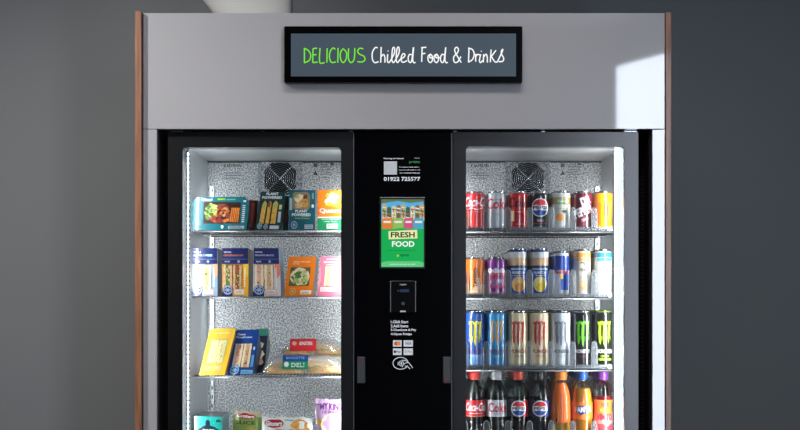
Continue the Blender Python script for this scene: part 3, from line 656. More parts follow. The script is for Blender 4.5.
carton('sandwich_carton', 'pink sandwich carton at the right end of the second shelf', 'sandwich', ((320.5, 256.5), (345, 256.5), (343, 295), (317, 295)), .13, .07, K((224, 122, 146)), art_pk, z2, .01, .97, K((150, 60, 86)))

# --- third shelf
def art_yel(mp):
    b = sandwich(mp, .18, .80, .26, .76, [PALE, PALE], PALE, (170, 160, 90))
    t = MB(); t.text('egg mayonnaise', .5, .9, .03, K((250, 240, 200)), mp, 3, .02, width=.6); t.rect(.12, .8, .1, .2, K((210, 196, 130)), mp, 3); lines(t, mp, .16, .76, .15, .03, 2, K((190, 170, 90)), .012)
    t.poly([(.84, 0), (1, 0), (1, .95), (.93, .95)], K((240, 190, 50)), mp, 2)
    return {'sandwich_window': b, 'printed_text': t}
carton('sandwich_carton', 'leaning yellow sandwich carton on the third shelf', 'sandwich', ((209.5, 329), (235.5, 328), (224.5, 375), (199, 375)), .12, .08, K((222, 180, 62)), art_yel, z3, .012, .5, K((170, 122, 30)), .05)
def art_blu(mp):
    b = sandwich(mp, .10, .80, .16, .70, [HAM, BROWN], BREAD, (120, 80, 60))
    t = MB(); t.text('Cheese', .28, .90, .05, WHI, mp, 3, .02, width=.34); t.text('Ploughmans', .42, .83, .05, WHI, mp, 3, .02, width=.66)
    badge(t, mp, .24, .11, .2, (30, 90, 170), (170, 210, 240), .55); t.rect(.5, .97, .02, .11, K((130, 190, 226)), mp, 4); t.rect(.84, .95, .18, .44, K((90, 160, 214)), mp, 4)
    t.rect(.86, .93, .55, .62, K((200, 220, 240)), mp, 4); lines(t, mp, .54, .92, .07, .03, 2, K((40, 80, 130)), .012)
    return {'sandwich_window': b, 'printed_text': t}
carton('sandwich_carton', 'leaning royal blue sandwich carton beside the yellow one', 'sandwich', ((235.3, 330), (259, 329.5), (253, 374.5), (227.5, 374.5)), .135, .08, K((18, 66, 142)), art_blu, z3, .012, .5, K((12, 28, 74)), .05)
def art_dk(mp):
    b = MB(); blob(b, .6, .42, .3, .09, BREAD, mp, 2); blob(b, .5, .62, .3, .07, PALE, mp, 2); blob(b, .7, .25, .2, .06, BROWN, mp, 2); b.rect(0, 1, .84, 1, K((60, 140, 116)), mp, 2); return {'printed_photo': b}
carton('sandwich_carton', 'dark navy and green carton half hidden behind the royal blue one', 'sandwich', ((256, 329), (268, 328.5), (264, 373), (248, 373)), .226, .07, K((14, 28, 52)), art_dk, z3, .01, .6)

# baguettes in clear film
def loaf(m, x0, x1, y0, z0, ry, rz, mat, seed=0, slashes=True):
    n = 20; k_ = 16; vs = []
    for i in range(n + 1):
        t = i / n; x = x0 + (x1 - x0) * t; e = max(.02, (1 - abs(2 * t - 1) ** 3.2)) ** .5; wob = 1 + .05 * math.sin(9 * t + seed)
        for k in range(k_):
            a = 2 * PI * k / k_; z = math.sin(a); z = z if z > 0 else z * .5
            bump = 1 + (.05 * math.sin(26 * t + seed) if z > .3 and slashes else 0)
            vs.append((x, y0 + ry * e * wob * math.cos(a), z0 + rz * e * wob * (z * bump + .5)))
    fs = [(i * k_ + k, (i + 1) * k_ + k, (i + 1) * k_ + (k + 1) % k_, i * k_ + (k + 1) % k_) for i in range(n) for k in range(k_)]
    m.add(vs, fs + [tuple(range(k_)), tuple(n * k_ + k for k in range(k_ - 1, -1, -1))], mat, True)
def wrapbag(m, x0, x1, y0, z0, ry, rz, mat):
    n = 26; k_ = 18; vs = []
    for i in range(n + 1):
        t = i / n; x = x0 + (x1 - x0) * t; e = max(.06, (1 - abs(2 * t - 1) ** 5)) ** .6
        for k in range(k_):
            a = 2 * PI * k / k_; z = math.sin(a); z = z if z > 0 else z * .45; j = 1 + random.uniform(-.05, .05)
            vs.append((x, y0 + ry * (.25 + .75 * e) * math.cos(a) * j, z0 + rz * (e * (z * j + .45) + .05)))
    m.add(vs, [(i * k_ + k, (i + 1) * k_ + k, (i + 1) * k_ + (k + 1) % k_, i * k_ + (k + 1) % k_) for i in range(n) for k in range(k_)], mat, True)
BAG = food('baguette_crust', [(198, 140, 74), (224, 176, 110), (232, 200, 150)], 120)
BAG2 = food('roll_cut_face', [(232, 200, 140), (214, 160, 90), (240, 216, 170)], 200)
def baguette(label, px0, px1, Y, zb, colA, colB, txt, lpx, up, ry, rz):
    x0, x1 = X(px0, Y), X(px1, Y); xc = (x0 + x1) / 2
    o = empty('wrapped_baguette', (xc, Y, zb), label, 'baguette', 'film wrapped baguettes on the third shelf'); lw = (x1 - x0)
    m = MB()
    loaf(m, -lw * .46, -.004, -.002, .002, ry * .86, rz * .56, BAG, 0); loaf(m, .004, lw * .46, 0, .002, ry * .86, rz * .56, BAG, 2); m.build('lower_bread', o)
    m = MB(); loaf(m, -lw * .42, lw * .40, .008, rz * .55, ry * .74, rz * .36, BAG2, 4); m.build('upper_bread', o)
    m = MB(); 
    for k in range(14): 
        u = -lw * .4 + lw * .8 * k / 13; m.lathe([(.0, 0), (.006, .001), (.008, .003), (.004, .006)], PALE if k % 3 else LETT, 8, u, -ry * .62, False)
        for q in range(len(m.v) - 48, len(m.v)): pass
    m.v = [(a, b, c + rz * .62) for a, b, c in m.v]; m.build('filling', o)
    m = MB(); wrapbag(m, -lw / 2, lw / 2, 0, .0015, ry, rz * 1.03, FILM); m.build('film_wrap', o)
    m = MB(); la, lb = X(lpx[0], Y) - xc, X(lpx[1], Y) - xc
    yf = -ry * 1.10
    def mp(u, v, l): 
        a = -.15 + 1.25 * v
        return (la + (lb - la) * u, -(ry * 1.07 + .0003 * l) * math.cos(a), .003 + rz * 1.08 * (.5 + math.sin(a) * .98 * 1.0) + .0003 * l)
    N = 8
    for k in range(N): m.rect(0, 1, k / N, (k + 1) / N, K(colA) if k >= N * .45 else K(colB), mp, 1)
    m.text(txt, .60, .26 if colA != colB else .55, .26, WHI, mp, 2, .02, width=.5); m.disc(.16, .3 if colA != colB else .55, .09, .16, K((226, 160, 150)) if colA == colB else WHI, mp, 2)
    if colA != colB:
        m.text('BAGUETTE', .5, .74, .2, K((150, 180, 230)), mp, 2, .02, width=.7)
    m.build('label_band', o)
    return o
bt = z3 + .0005
baguette('film wrapped baguette with blue and green label at the front of third shelf', 262, 346, .165, bt, (24, 64, 140), (24, 150, 96), 'DELI', (283.5, 309), 0, .035, .039)
# crust-coloured roll behind, raised on a shallow carton tray
carton('food_tray', 'clear shallow tray under the red labelled baguette on the third shelf', 'food pack', ((277, 357), (345, 357), (345, 372), (277, 372)), .235, .09, K((196, 196, 186)), lambda mp: {}, z3, .0, 1)
baguette('film wrapped baguette with red label lying behind the blue and green labelled one', 281, 345, .28, Z(357, .235) + .001, (196, 40, 44), (196, 40, 44), 'GINSTERS', (291, 317), 0, .034, .036)

# --- bottom shelf
DOT = K((20, 150, 140)); BD = K((12, 26, 44))
def art_pop(mp):
    b = MB()
    for i in range(5):
        for j in range(8): b.disc(.08 + i * .21 + (.1 if j % 2 else 0), .06 + j * .125, .025, .012, K((60, 190, 176)), mp, 1, n=8)
    t = MB(); t.poly([(.3, .70), (.42, .74), (.42, .84), (.46, .90), (.54, .90), (.58, .84), (.58, .74), (.76, .70), (.92, .60), (.8, .52), (.9, .40), (.12, .40), (.24, .52), (.14, .62)], BD, mp, 2)
    t.text('SOFT', .53, .59, .08, WHI, mp, 3, .03, width=.42); t.text('POPS', .53, .48, .08, WHI, mp, 3, .03, width=.42); t.rect(.80, .97, .84, .92, K((10, 60, 60)), mp, 2)
    return {'printed_pattern': b, 'printed_emblem': t}
carton('snack_box', 'teal box with dark lid at the left end of the lowest visible shelf', 'snack box', ((194, 416), (221.5, 417), (221.5, 451), (194, 451)), .12, .16, DOT, art_pop, z4, .0, 1, K((18, 128, 120)), top=K((40, 44, 46)))
m = MB()
def pouch(label, quad, Y, th, body, art, zs, kind='snack_pouch', cat='food pack', crimp=.06):
    TL, TR, BR, BL = quad; cx = X((BL[0] + BR[0]) / 2, Y); o = empty(kind, (cx, Y, zs), label, cat, 'snack packs on the lowest visible shelf')
    a = Vector((X(TL[0], Y) - cx, 0, Z(TL[1], Y) - zs)); b = Vector((X(TR[0], Y) - cx, 0, Z(TR[1], Y) - zs)); c = Vector((X(BR[0], Y) - cx, 0, .0008)); d = Vector((X(BL[0], Y) - cx, 0, .0008))
    def sh(u, v): 
        e = max(0, min(1, 4 * u * (1 - u))) ** .45 * max(0, 1 - max(0, (v - .55) / .42) ** 2) if v < .97 else 0
        return e
    def mp(u, v, l):
        p = (d * (1 - u) + c * u) * (1 - v) + (a * (1 - u) + b * u) * v
        p.z += (math.sin(u * 17 + 1) * .0022 + math.sin(u * 41) * .001) * max(0, (v - .8) / .2) 
        return p + Vector((0, -th / 2 * sh(u, v) - .0005 * l + math.sin(u * 22) * .0008, 0))
    def mb(u, v):
        p = mp(u, v, 0); return Vector((p.x, th / 2 * sh(u, v) + .0008, p.z))
    N = 20; m = MB()
    for fn, rev in ((lambda u, v: mp(u, v, 0), False), (mb, True)):
        vs = [fn(i / N, j / N) for j in range(N + 1) for i in range(N + 1)]
        fs = [(j * (N + 1) + i, j * (N + 1) + i + 1, (j + 1) * (N + 1) + i + 1, (j + 1) * (N + 1) + i) for j in range(N) for i in range(N)]
        m.add(vs, [f[::-1] for f in fs] if rev else fs, body, True)
    m.build('pouch', o)
    for nm, q in (art(mp) or {}).items(): q.build(nm, o)
    return o
REDL = K((190, 26, 44))
def gint(mp, t, u, v, ru, rv):
    t.disc(u, v, ru, rv, REDL, mp, 4, cut=.06); t.disc(u, v + rv * .1, ru * .86, rv * .7, K((160, 14, 34)), mp, 5, cut=.06); t.text('Ginsters', u, v, rv * 1.15, WHI, mp, 6, .03, shear=.15, width=ru * 1.7, cut=.06)
def art_gg(mp):
    b = MB(); blob(b, .58, .38, .3, .17, CRUST, mp, 2); blob(b, .56, .36, .2, .1, K((240, 200, 60)), mp, 3)
    t = MB(); t.rect(.0, 1, .86, 1, K((196, 188, 160)), mp, 2, cut=.1); gint(mp, t, .42, .86, .36, .07); t.text('SLICE', .42, .69, .09, K((40, 70, 24)), mp, 4, .03, width=.66, cut=.1)
    return {'printed_photo': b, 'printed_text': t}
pouch('green wrapped pastry slice pack beside the teal box on the lowest visible shelf', ((234, 409.5), (262, 412), (266, 451), (232, 451)), .19, .03, K((132, 156, 72)), art_gg, z4)
def art_gw(mp):
    b = MB(); b.poly([(0, 0), (.66, 0), (.52, .62), (.30, .66), (.2, .55), (0, .58)], K((236, 132, 62)), mp, 1, cut=.1); blob(b, .74, .76, .17, .15, CRUST, mp, 3); blob(b, .56, .52, .14, .15, CRUST, mp, 4); blob(b, .86, .5, .1, .2, CRUST, mp, 4); blob(b, .6, .44, .07, .07, K((246, 206, 90)), mp, 5)
    t = MB(); gint(mp, t, .24, .82, .19, .125); t.rect(.44, .62, .90, .93, K((110, 180, 200)), mp, 4)
    return {'printed_photo': b, 'printed_text': t}
pouch('white and orange pasty pack with red oval logo on the lowest visible shelf', ((262, 417), (313, 417.5), (314, 451), (262, 451)), .14, .035, K((226, 228, 220)), art_gw, z4)
def art_pu(mp):
    b = MB(); blob(b, .60, .50, .40, .24, food('bun_top', [(240, 222, 170), (232, 206, 140), (246, 234, 196)], 60), mp, 3, 14, .06); blob(b, .60, .32, .36, .05, K((120, 60, 40)), mp, 4, 14, .1); blob(b, .14, .56, .08, .06, K((226, 190, 40)), mp, 3)
    b.rect(0, .16, .0, .9, K((150, 96, 130)), mp, 1)
    t = MB(); t.text('MY KIND', .55, .86, .13, K((110, 50, 130)), mp, 3, .03, width=.74); t.text('OF SNACK', .55, .75, .06, K((110, 50, 130)), mp, 3, .02, width=.6)
    return {'printed_photo': b, 'printed_text': t}
pouch('lilac pouch with a pale bun picture, tallest pack on the lowest visible shelf', ((315, 398.5), (345, 400), (346, 451), (315, 451)), .14, .03, K((206, 170, 208)), art_pu, z4)

# ------------------------------------------------------------------ cans
def cyl(r, s=.00025): return lambda u, v, l: ((r + s * l) * math.sin(u / 1000 / r), -(r + s * l) * math.cos(u / 1000 / r), v / 1000)
def can(r, h, base, bands, art, loc, label, neck=None, group=None, lid=None):
    o = empty('drink_can', loc, label, 'can', group)
    m = MB(); nh = .011
    prof = [(r * .70, .0006), (r * .80, .0004), (r * .86, .003), (r * .97, .009), (r, .013)]
    zz = sorted(set([.013] + [b[0] / 1000 for b in bands] + [b[1] / 1000 for b in bands] + [h - nh - .004]))
    prof += [(r, z) for z in zz if .013 < z <= h - nh - .004]
    prof += [(r * .985, h - nh), (r * .93, h - nh * .55), (r * .84, h - .0035), (r * .835, h - .0022)]
    bd = [(0, .010, ALU), (h - .006, h, neck or ALU)] + [(a / 1000, b / 1000, q) for a, b, q in bands]
    m.lathe(prof, base, 40, bands=bd)
    mp = cyl(r); art and art(m, mp); m.build('body', o)
    m = MB(); L_ = lid or ALU
    m.lathe([(r * .838, h - .003), (r * .86, h - .0016), (r * .86, h - .0004), (r * .835, h), (r * .81, h - .0006), (r * .79, h - .004), (.002, h - .0042)], L_, 40, cap=False); m.build('lid', o)
    m = MB(); m.tube([(.009 * math.cos(a * PI / 6), -.004 + .012 * math.sin(a * PI / 6), h - .0025) for a in range(12)], .0012, L_, 5, True); m.build('pull_tab', o)
    return o
def wobble(pts): return pts
RED = (206, 24, 32); 
def claws(m, mp, v0, v1, mat, w=1.0):
    for k, (du, top, bot, sk) in enumerate(((-9.5, 0, 6, 1.2), (-1.5, 0, 0, .5), (7.0, 0, 9, -1.2))):
        a = du; t = v1; b = v0 + bot
        m.poly([(1.75 * w * p_, q_) for p_, q_ in [(a - 4.2, t), (a - 1, t - 4), (a + 2.6, t - 1), (a + 4.4, t + 1), (a + 3.2, t - 10), (a + 2.6, (t + b) / 2), (a + 1.6 + sk, b + 9), (a + .4 + sk, b), (a - 1.0, b + 11), (a - 2.0, (t + b) / 2 + 2), (a - 1.2, t - 12), (a - 4.2, t - 8), (a - 3.0, t - 5)]], mat, mp, 2, cut=5)
def globe(m, mp, u, v, r, txt=True):
    W_, R_, B_ = K((240, 242, 246)), K((214, 34, 48)), K((28, 72, 160)); c = 4
    m.disc(u, v, r, r, W_, mp, 2, cut=c); k = r * .88
    m.poly([(u + k * math.cos(math.radians(a)), v + k * math.sin(math.radians(a))) for a in range(18, 163, 12)] + [(u - k * .4, v + k * .36), (u + k * .1, v + k * .22), (u + k * .5, v + k * .34)], R_, mp, 3, cut=c)
    m.poly([(u + k * math.cos(math.radians(a)), v + k * math.sin(math.radians(a))) for a in range(198, 343, 12)] + [(u + k * .4, v - k * .38), (u - k * .1, v - k * .24), (u - k * .5, v - k * .36)], B_, mp, 3, cut=c)
    if txt: m.text('PEPSI', u, v, r * .36, K((16, 24, 60)), mp, 4, .03, width=r * 1.6, cut=c)
def lns(m, mp, u0, u1, vs_, mat, h=1.0, lay=3):
    for v in vs_:
        x = u0
        while x < u1: q = random.uniform(1.5, 4); m.rect(x, min(u1, x + q), v, v + h, mat, mp, lay); x += q + .8
def a_coke(m, mp): m.text('Coca-Cola', 8, 90, 30, WHI, mp, 2, .015, .25, 92, cut=4); m.stroke([(-26, 66), (-12, 71), (4, 66), (26, 72)], 2.2, WHI, mp, 2); lns(m, mp, -10, 12, (58,), WHI); m.rect(-26, -15, 16, 60, K((236, 130, 110)), mp, 1, 4)
def a_diet(m, mp): m.text('Coke', 2, 84, 34, K((196, 24, 40)), mp, 2, .02, .1, 78, cut=4); m.rect(-8, 10, 94, 99, K((150, 176, 168)), mp, 2, 4); lns(m, mp, -12, 12, (52, 48), K((120, 124, 130)))
def a_zero(m, mp): m.text('Coke', 3, 88, 32, K((40, 8, 12)), mp, 2, .02, .1, 78, cut=4); m.rect(-26, -14, 30, 62, K((236, 214, 160)), mp, 2, 4); lns(m, mp, -8, 14, (58, 20), WHI)
def a_pepsi(m, mp): globe(m, mp, 0, 72, 29); m.text('MAX', 2, 32, 8, K((190, 196, 206)), mp, 2, .03, width=22, cut=4); lns(m, mp, -20, 20, (22,), K((206, 30, 44)), 2)
def a_trop(m, mp): m.rect(-24, 24, 84, 100, K((120, 176, 130)), mp, 2, 4); m.text('Fanta', 0, 92, 8, K((226, 236, 220)), mp, 3, .02, width=26, cut=4); m.disc(-6, 42, 12, 12, K((240, 150, 50)), mp, 2, cut=4); m.disc(8, 60, 8, 5, K((88, 110, 60)), mp, 3, cut=4); m.rect(-16, 16, 68, 70, K((160, 170, 150)), mp, 2, 4)
def a_drp(m, mp):
    m.text('DR', 8, 94, 26, WHI, mp, 2, .05, width=34, rot=.35, cut=4); m.text('PEPPER', 1, 62, 28, WHI, mp, 2, .05, width=66, rot=.4, cut=4); m.text('ZERO', 6, 36, 8, K((226, 200, 206)), mp, 2, .02, width=26, rot=.35, cut=4)
def a_tango(m, mp): m.poly([(-2, 98), (6, 96), (10, 70), (8, 44), (2, 30), (-3, 52)], K((120, 62, 24)), mp, 3, cut=4); m.rect(10, 20, 30, 86, K((238, 170, 60)), mp, 2, 4); m.rect(-24, -12, 20, 88, K((214, 110, 24)), mp, 2, 4)
def a_tango2(m, mp): m.text('TANGO', -1, 60, 15, K((120, 70, 30)), mp, 3, .04, width=60, rot=PI / 2, cut=4); m.rect(-22, -8, 22, 84, K((206, 132, 60)), mp, 2, 4); m.rect(6, 14, 24, 60, K((250, 214, 190)), mp, 2, 4)
def a_vim(m, mp):
    for k in range(6): m.disc(-24 + k * 10, 82 - (k % 2) * 6, 8, 8, K((226, 216, 236)), mp, 2, cut=4)
    m.text('VIMTO', 0, 66, 20, K((214, 40, 84)), mp, 3, .03, width=62, cut=4); m.disc(8, 50, 7, 7, K((236, 226, 240)), mp, 2, cut=4)
    for k in range(5): m.disc(-22 + k * 11, 32 - (k % 2) * 9, 7, 7, [K((206, 60, 120)), K((120, 40, 130))][k % 2], mp, 2, cut=4)
def a_luc(cf, cg):
    def f(m, mp):
        m.disc(0, 40, 22, 24, K(cf), mp, 2, cut=4); m.disc(2, 30, 14, 14, K(cg), mp, 3, cut=4); m.rect(-26, 26, 84, 90, K((150, 180, 220)), mp, 3, 4); m.text('RUBICON', 0, 76, 8, WHI, mp, 3, .03, width=40, cut=4)
        lns(m, mp, -14, 14, (66,), WHI, 2); m.disc(0, 110, 12, 8, K((214, 170, 120)), mp, 2, cut=4)
    return f
def a_rb(m, mp):
    m.poly([(-2, 60), (26, 88), (26, 22), (-2, 22)], K((36, 84, 180)), mp, 2, cut=4); m.poly([(-30, 88), (-26, 30), (-16, 20), (-4, 58)], K((206, 214, 228)), mp, 3, cut=4)
    m.text('Red Bull', 1, 78, 12, K((204, 26, 52)), mp, 4, .03, width=44, cut=4); m.disc(0, 62, 6, 6, K((240, 196, 40)), mp, 3, cut=4)
def a_trip(c):
    def f(m, mp):
        m.rect(-26, 26, 112, 122, K(c), mp, 2, 4); m.stroke([(-8, 104), (-2, 108), (5, 102), (8, 100)], 3, K((40, 50, 56)), mp, 3); m.text('TRIP', 0, 84, 9, K((90, 96, 100)), mp, 3, .02, width=26, cut=4)
        m.disc(2, 36, 12, 16, K((226, 150, 110)), mp, 2, cut=4); m.disc(-4, 40, 7, 9, K((236, 180, 130)), mp, 3, cut=4); lns(m, mp, -12, 14, (62, 58, 20), K((150, 150, 150)), 1.2)
    return f
def a_mon(cc, text='MONSTER', tc=(220, 226, 230), sub=(160, 190, 210), extra=None):
    def f(m, mp):
        claws(m, mp, 68, 148, K(cc), 1.0)
        [m.poly([(1.75 * (du + o_), 100), (1.75 * (du + o_) + 1.4, 101), (1.75 * (du + o_) + .8, 78 + q_)], K(cc), mp, 2) for du, o_, q_ in ((-9.5, 3.0, 4), (-1.5, 3.2, 0), (-1.5, -3.2, 8), (7, 3.0, 6), (7, -2.8, 2))]; m.text(text, 0, 54, 12, K(tc), mp, 3, .03, width=52, cut=4); lns(m, mp, -14, 14, (40, 36), K(sub), 1.4); extra and extra(m, mp)
    return f
r0 = .0316; GRPS = []
rowspec = []
# (lane centre px, radius, height m, base colour, bands, art, description, rear description)
G_ = lambda c, **k: K(c, .28, 1.0)
R1 = [(475.6, r0, .123, (214, 40, 44), [(88, 101, G_((200, 30, 36)))], a_coke, 'bright red cola can with white script lettering'),
      (497.4, r0, .123, (196, 200, 206), [], a_diet, 'silver cola can with red lettering'),
      (519.4, r0, .123, (198, 22, 30), [], a_zero, 'red cola can with black lettering'),
      (541.6, r0, .123, (18, 20, 26), [], a_pepsi, 'black cola can with red, white and blue globe'),
      (563, r0, .123, (208, 210, 204), [(82, 104, G_((226, 130, 50)))], a_trop, 'orange topped pale soft drink can'),
      (584.8, r0, .123, (112, 26, 48), [], a_drp, 'dark maroon soft drink can with slanted white lettering'),
      (605.8, r0, .123, (232, 138, 16), [], a_tango, 'golden orange soft drink can')]
R2 = [(476, r0, .124, (232, 120, 30), [(10, 40, G_((236, 190, 150)))], a_tango2, 'orange soft drink can with brown vertical lettering'),
      (498, r0, .124, (130, 46, 140), [(10, 82, G_((186, 120, 170)))], a_vim, 'purple fruit drink can with berries'),
      (520, .0300, .151, (20, 60, 140), [(122, 140, G_((206, 206, 204))), (98, 122, G_((196, 170, 140))), (90, 98, G_((22, 26, 70)))], a_luc((240, 200, 130), (232, 150, 40)), 'tall blue can with an orange fruit picture'),
      (541.8, .0300, .151, (24, 70, 156), [(122, 140, G_((206, 206, 204))), (98, 122, G_((190, 160, 130))), (90, 98, G_((22, 26, 70)))], a_luc((244, 226, 140), (236, 206, 30)), 'tall blue can with a lemon picture'),
      (562.3, .0272, .143, (196, 202, 212), [(84, 128, G_((24, 62, 158)))], a_rb, 'slim blue and silver energy drink can'),
      (585.6, .0272, .149, (206, 200, 186), [(124, 136, G_((222, 150, 60)))], a_trip((226, 160, 80)), 'slim cream can with orange top band'),
      (606, .0272, .149, (186, 190, 184), [(124, 136, G_((40, 130, 170)))], a_trip((60, 160, 200)), 'slim white can with blue top band')]
def dots(c): 
    def f(m, mp):
        for k in range(26): m.disc(random.uniform(-26, 26), random.uniform(14, 150), random.uniform(1, 2.4), random.uniform(1, 2.4), K(c), mp, 1, n=7)
    return f
R3 = [(475.4, r0, .179, (36, 80, 160), [(10, 44, G_((90, 140, 200)))], a_mon((226, 216, 40), 'MONSTER', (90, 60, 110), (200, 210, 230), dots((150, 170, 210))), 'tall blue energy drink can with yellow claw mark'),
      (496.6, r0, .179, (48, 146, 206), [], a_mon((196, 150, 80), 'MONSTER', (120, 80, 90), (190, 220, 230)), 'tall sky blue energy drink can with gold claw mark'),
      (518.2, r0, .179, (224, 208, 168), [(10, 16, G_((190, 180, 150)))], a_mon((178, 44, 44), 'PUNCH', (160, 40, 44), (120, 90, 60), dots((206, 180, 130))), 'tall cream can with red claw mark, in lane beside sky blue cans'),
      (539.8, r0, .179, (228, 206, 170), [(10, 16, G_((190, 180, 150)))], a_mon((182, 40, 44), 'PUNCH', (160, 40, 44), (120, 90, 60), dots((216, 180, 140))), 'tall cream can with red claw mark, in lane beside silver cans'),
      (560.8, r0, .179, (206, 212, 220), [], a_mon((120, 130, 142), 'MONSTER', (120, 126, 136), (160, 166, 174)), 'tall silver white energy drink can with grey claw mark'),
      (582, r0, .179, (12, 14, 14), [], a_mon((110, 214, 40), 'MONSTER', (226, 228, 230), (150, 60, 70)), 'tall black energy drink can with bright green claw mark'),
      (603.4, r0, .179, (14, 18, 12), [(10, 15, G_((60, 66, 60)))], a_mon((160, 206, 50), 'MONSTER', (220, 222, 200), (170, 206, 60), lambda m, mp: m.rect(-22, 22, 26, 32, K((150, 190, 50)), mp, 2, 4)), 'tall black energy drink can with lime green claw mark and lime lid')]
DY = [.145, .209, .273, .337]
rows_c = (('top shelf', R1, ZS_R[0][0]), ('second shelf', R2, ZS_R[1][0]), ('third shelf', R3, ZS_R[2][0]))
for nm, row, zs in rows_c:
    for i, (px, r, h, c, bd, art, desc) in enumerate(row):
        x = X(465 + 21.55 * (i + .5), .11); z = zs + .0015
        lidm = P('lime_lid', (170, 206, 60), .3, .8) if 'lime lid' in desc else None
        o = can(r, h, G_(c), bd, art, (x, DY[0], z), desc + ', front one', lid=lidm, group='drink cans on the ' + nm)
        short = desc.replace('energy drink ', '') if len(desc.split()) > 12 else desc
        for k in (1, 2, 3): dup(o, (x, DY[k], z), short + ', ' + ('second in line', 'third in line', 'rearmost in line')[k - 1])

# ------------------------------------------------------------------ bottles
def bottle(loc, label, liquid, capc, prof, fill, lab, art, sleeve=None, capr=.0155, hgt=.235):
    o = empty('drink_bottle', loc, label, 'bottle', 'drink bottles on the lowest visible shelf')
    m = MB(); m.lathe(prof, PET, 32); m.build('bottle_body', o)
    m = MB(); inner = [(r * .955, z if z > .002 else .002) for r, z in prof if z <= fill]; m.lathe(inner, P('liquid_%d_%d_%d' % liquid, liquid, .12, 0, .6), 32); m.build('liquid', o)
    m = MB(); a, b = lab[0], lab[1]
    rr = lambda z: next((p[0] + (q[0] - p[0]) * (z - p[1]) / (q[1] - p[1]) for p, q in zip(prof, prof[1:]) if p[1] <= z <= q[1]), .03)
    n = 8; m.lathe([(rr(a + (b - a) * k / n) + .0006, a + (b - a) * k / n) for k in range(n + 1)], lab[2], 40, cap=False, bands=lab[3] if len(lab) > 3 else None)
    mp = lambda u, v, l: ((rr(v / 1000) + .0008 + .00025 * l) * math.sin(u / 32.), -(rr(v / 1000) + .0008 + .00025 * l) * math.cos(u / 32.), v / 1000)
    art(m, mp); m.build('label_band', o)
    m = MB(); ct = K(capc, .4, .3); m.lathe([(capr * .98, hgt - .021), (capr, hgt - .019), (capr, hgt - .002), (capr * .93, hgt)], ct, 44, ridges=.035); m.lathe([(capr * 1.02, hgt - .0255), (capr * 1.02, hgt - .022)], ct, 32); m.build('cap', o)
    return o
cola = [(.020, .0006), (.026, .003), (.031, .012), (.0312, .030), (.0295, .06), (.0300, .085), (.0322, .092), (.0322, .148), (.0315, .158), (.0285, .172), (.0225, .190), (.0155, .205), (.0130, .211), (.0128, .2145)]
peps = [(.020, .0006), (.027, .004), (.031, .014), (.030, .05), (.0315, .085), (.0318, .148), (.0322, .160), (.0295, .178), (.022, .195), (.0145, .206), (.0128, .211), (.0128, .2145)]
luco = [(.022, .0006), (.029, .005), (.0315, .02), (.0305, .06), (.0320, .10), (.0315, .13), (.0285, .165), (.0225, .185), (.0165, .200), (.0140, .207), (.0140, .2145)]
fant = [(.020, .0006), (.028, .005), (.032, .02), (.0300, .05), (.0325, .085), (.0325, .14), (.0305, .162), (.0250, .183), (.0185, .199), (.0135, .209), (.0128, .2145)]
vimt = [(r_ * .96, z_) for r_, z_ in [(.021, .0006), (.028, .005), (.0315, .02), (.0320, .06), (.0310, .085), (.0275, .118), (.0285, .135), (.0318, .160), (.0310, .176), (.0250, .192), (.0160, .203), (.0128, .209), (.0128, .2145)]]
def b_coke(m, mp): m.text('Coca-Cola', 4, 127, 26, WHI, mp, 2, .02, .2, 74, cut=4); lns(m, mp, -22, 20, (106,), WHI, 1.5); m.rect(-50, 50, 97.5, 99, K((226, 190, 120)), mp, 1, 4)
def b_diet(m, mp): m.text('Coke', 2, 125, 30, K((196, 24, 40)), mp, 2, .02, 0, 62, cut=4); lns(m, mp, -20, 20, (105,), K((140, 140, 146)), 1.5)
def b_pep(c): 
    def f(m, mp): m.rect(16, 40, 96, 147, K(c), mp, 1, 4); globe(m, mp, 0, 122, 25)
    return f
def b_luc(m, mp): m.text('LUCOZADE', 3, 122, 10, K((206, 84, 20)), mp, 2, .03, width=84, rot=PI / 2, cut=4); m.stroke([(-14, 76), (-10, 100), (-14, 130)], 2, K((250, 180, 80)), mp, 2); m.disc(-16, 86, 4, 8, K((40, 30, 40)), mp, 2)
def b_fan(m, mp):
    m.poly([(-27, 118), (-22, 128), (0, 132), (26, 128), (28, 114), (14, 108), (2, 106), (-8, 100), (-14, 108), (-26, 110)], K((28, 40, 120)), mp, 2, cut=4); m.text('FANTA', 0, 119, 17, WHI, mp, 3, .04, 0, 52, rot=.05, cut=4); m.disc(-24, 98, 8, 6, K((250, 150, 30)), mp, 2)
def b_vim(m, mp):
    m.text('VIMTO', 0, 95, 20, K((190, 24, 54)), mp, 2, .04, width=58, cut=4); m.text('REMIX', 2, 134, 14, K((226, 60, 60)), mp, 2, .04, width=28, cut=4); m.rect(-16, 20, 112, 120, K((150, 176, 60)), mp, 2, 4)
    for k in range(6): m.disc(-24 + k * 10, 60 - (k % 3) * 9, 7, 7, [K((214, 60, 60)), K((90, 40, 120)), K((230, 150, 170))][k % 3], mp, 2, cut=4)
    m.disc(8, 76, 8, 8, K((200, 190, 220)), mp, 1, cut=4)
DK = (22, 8, 8)
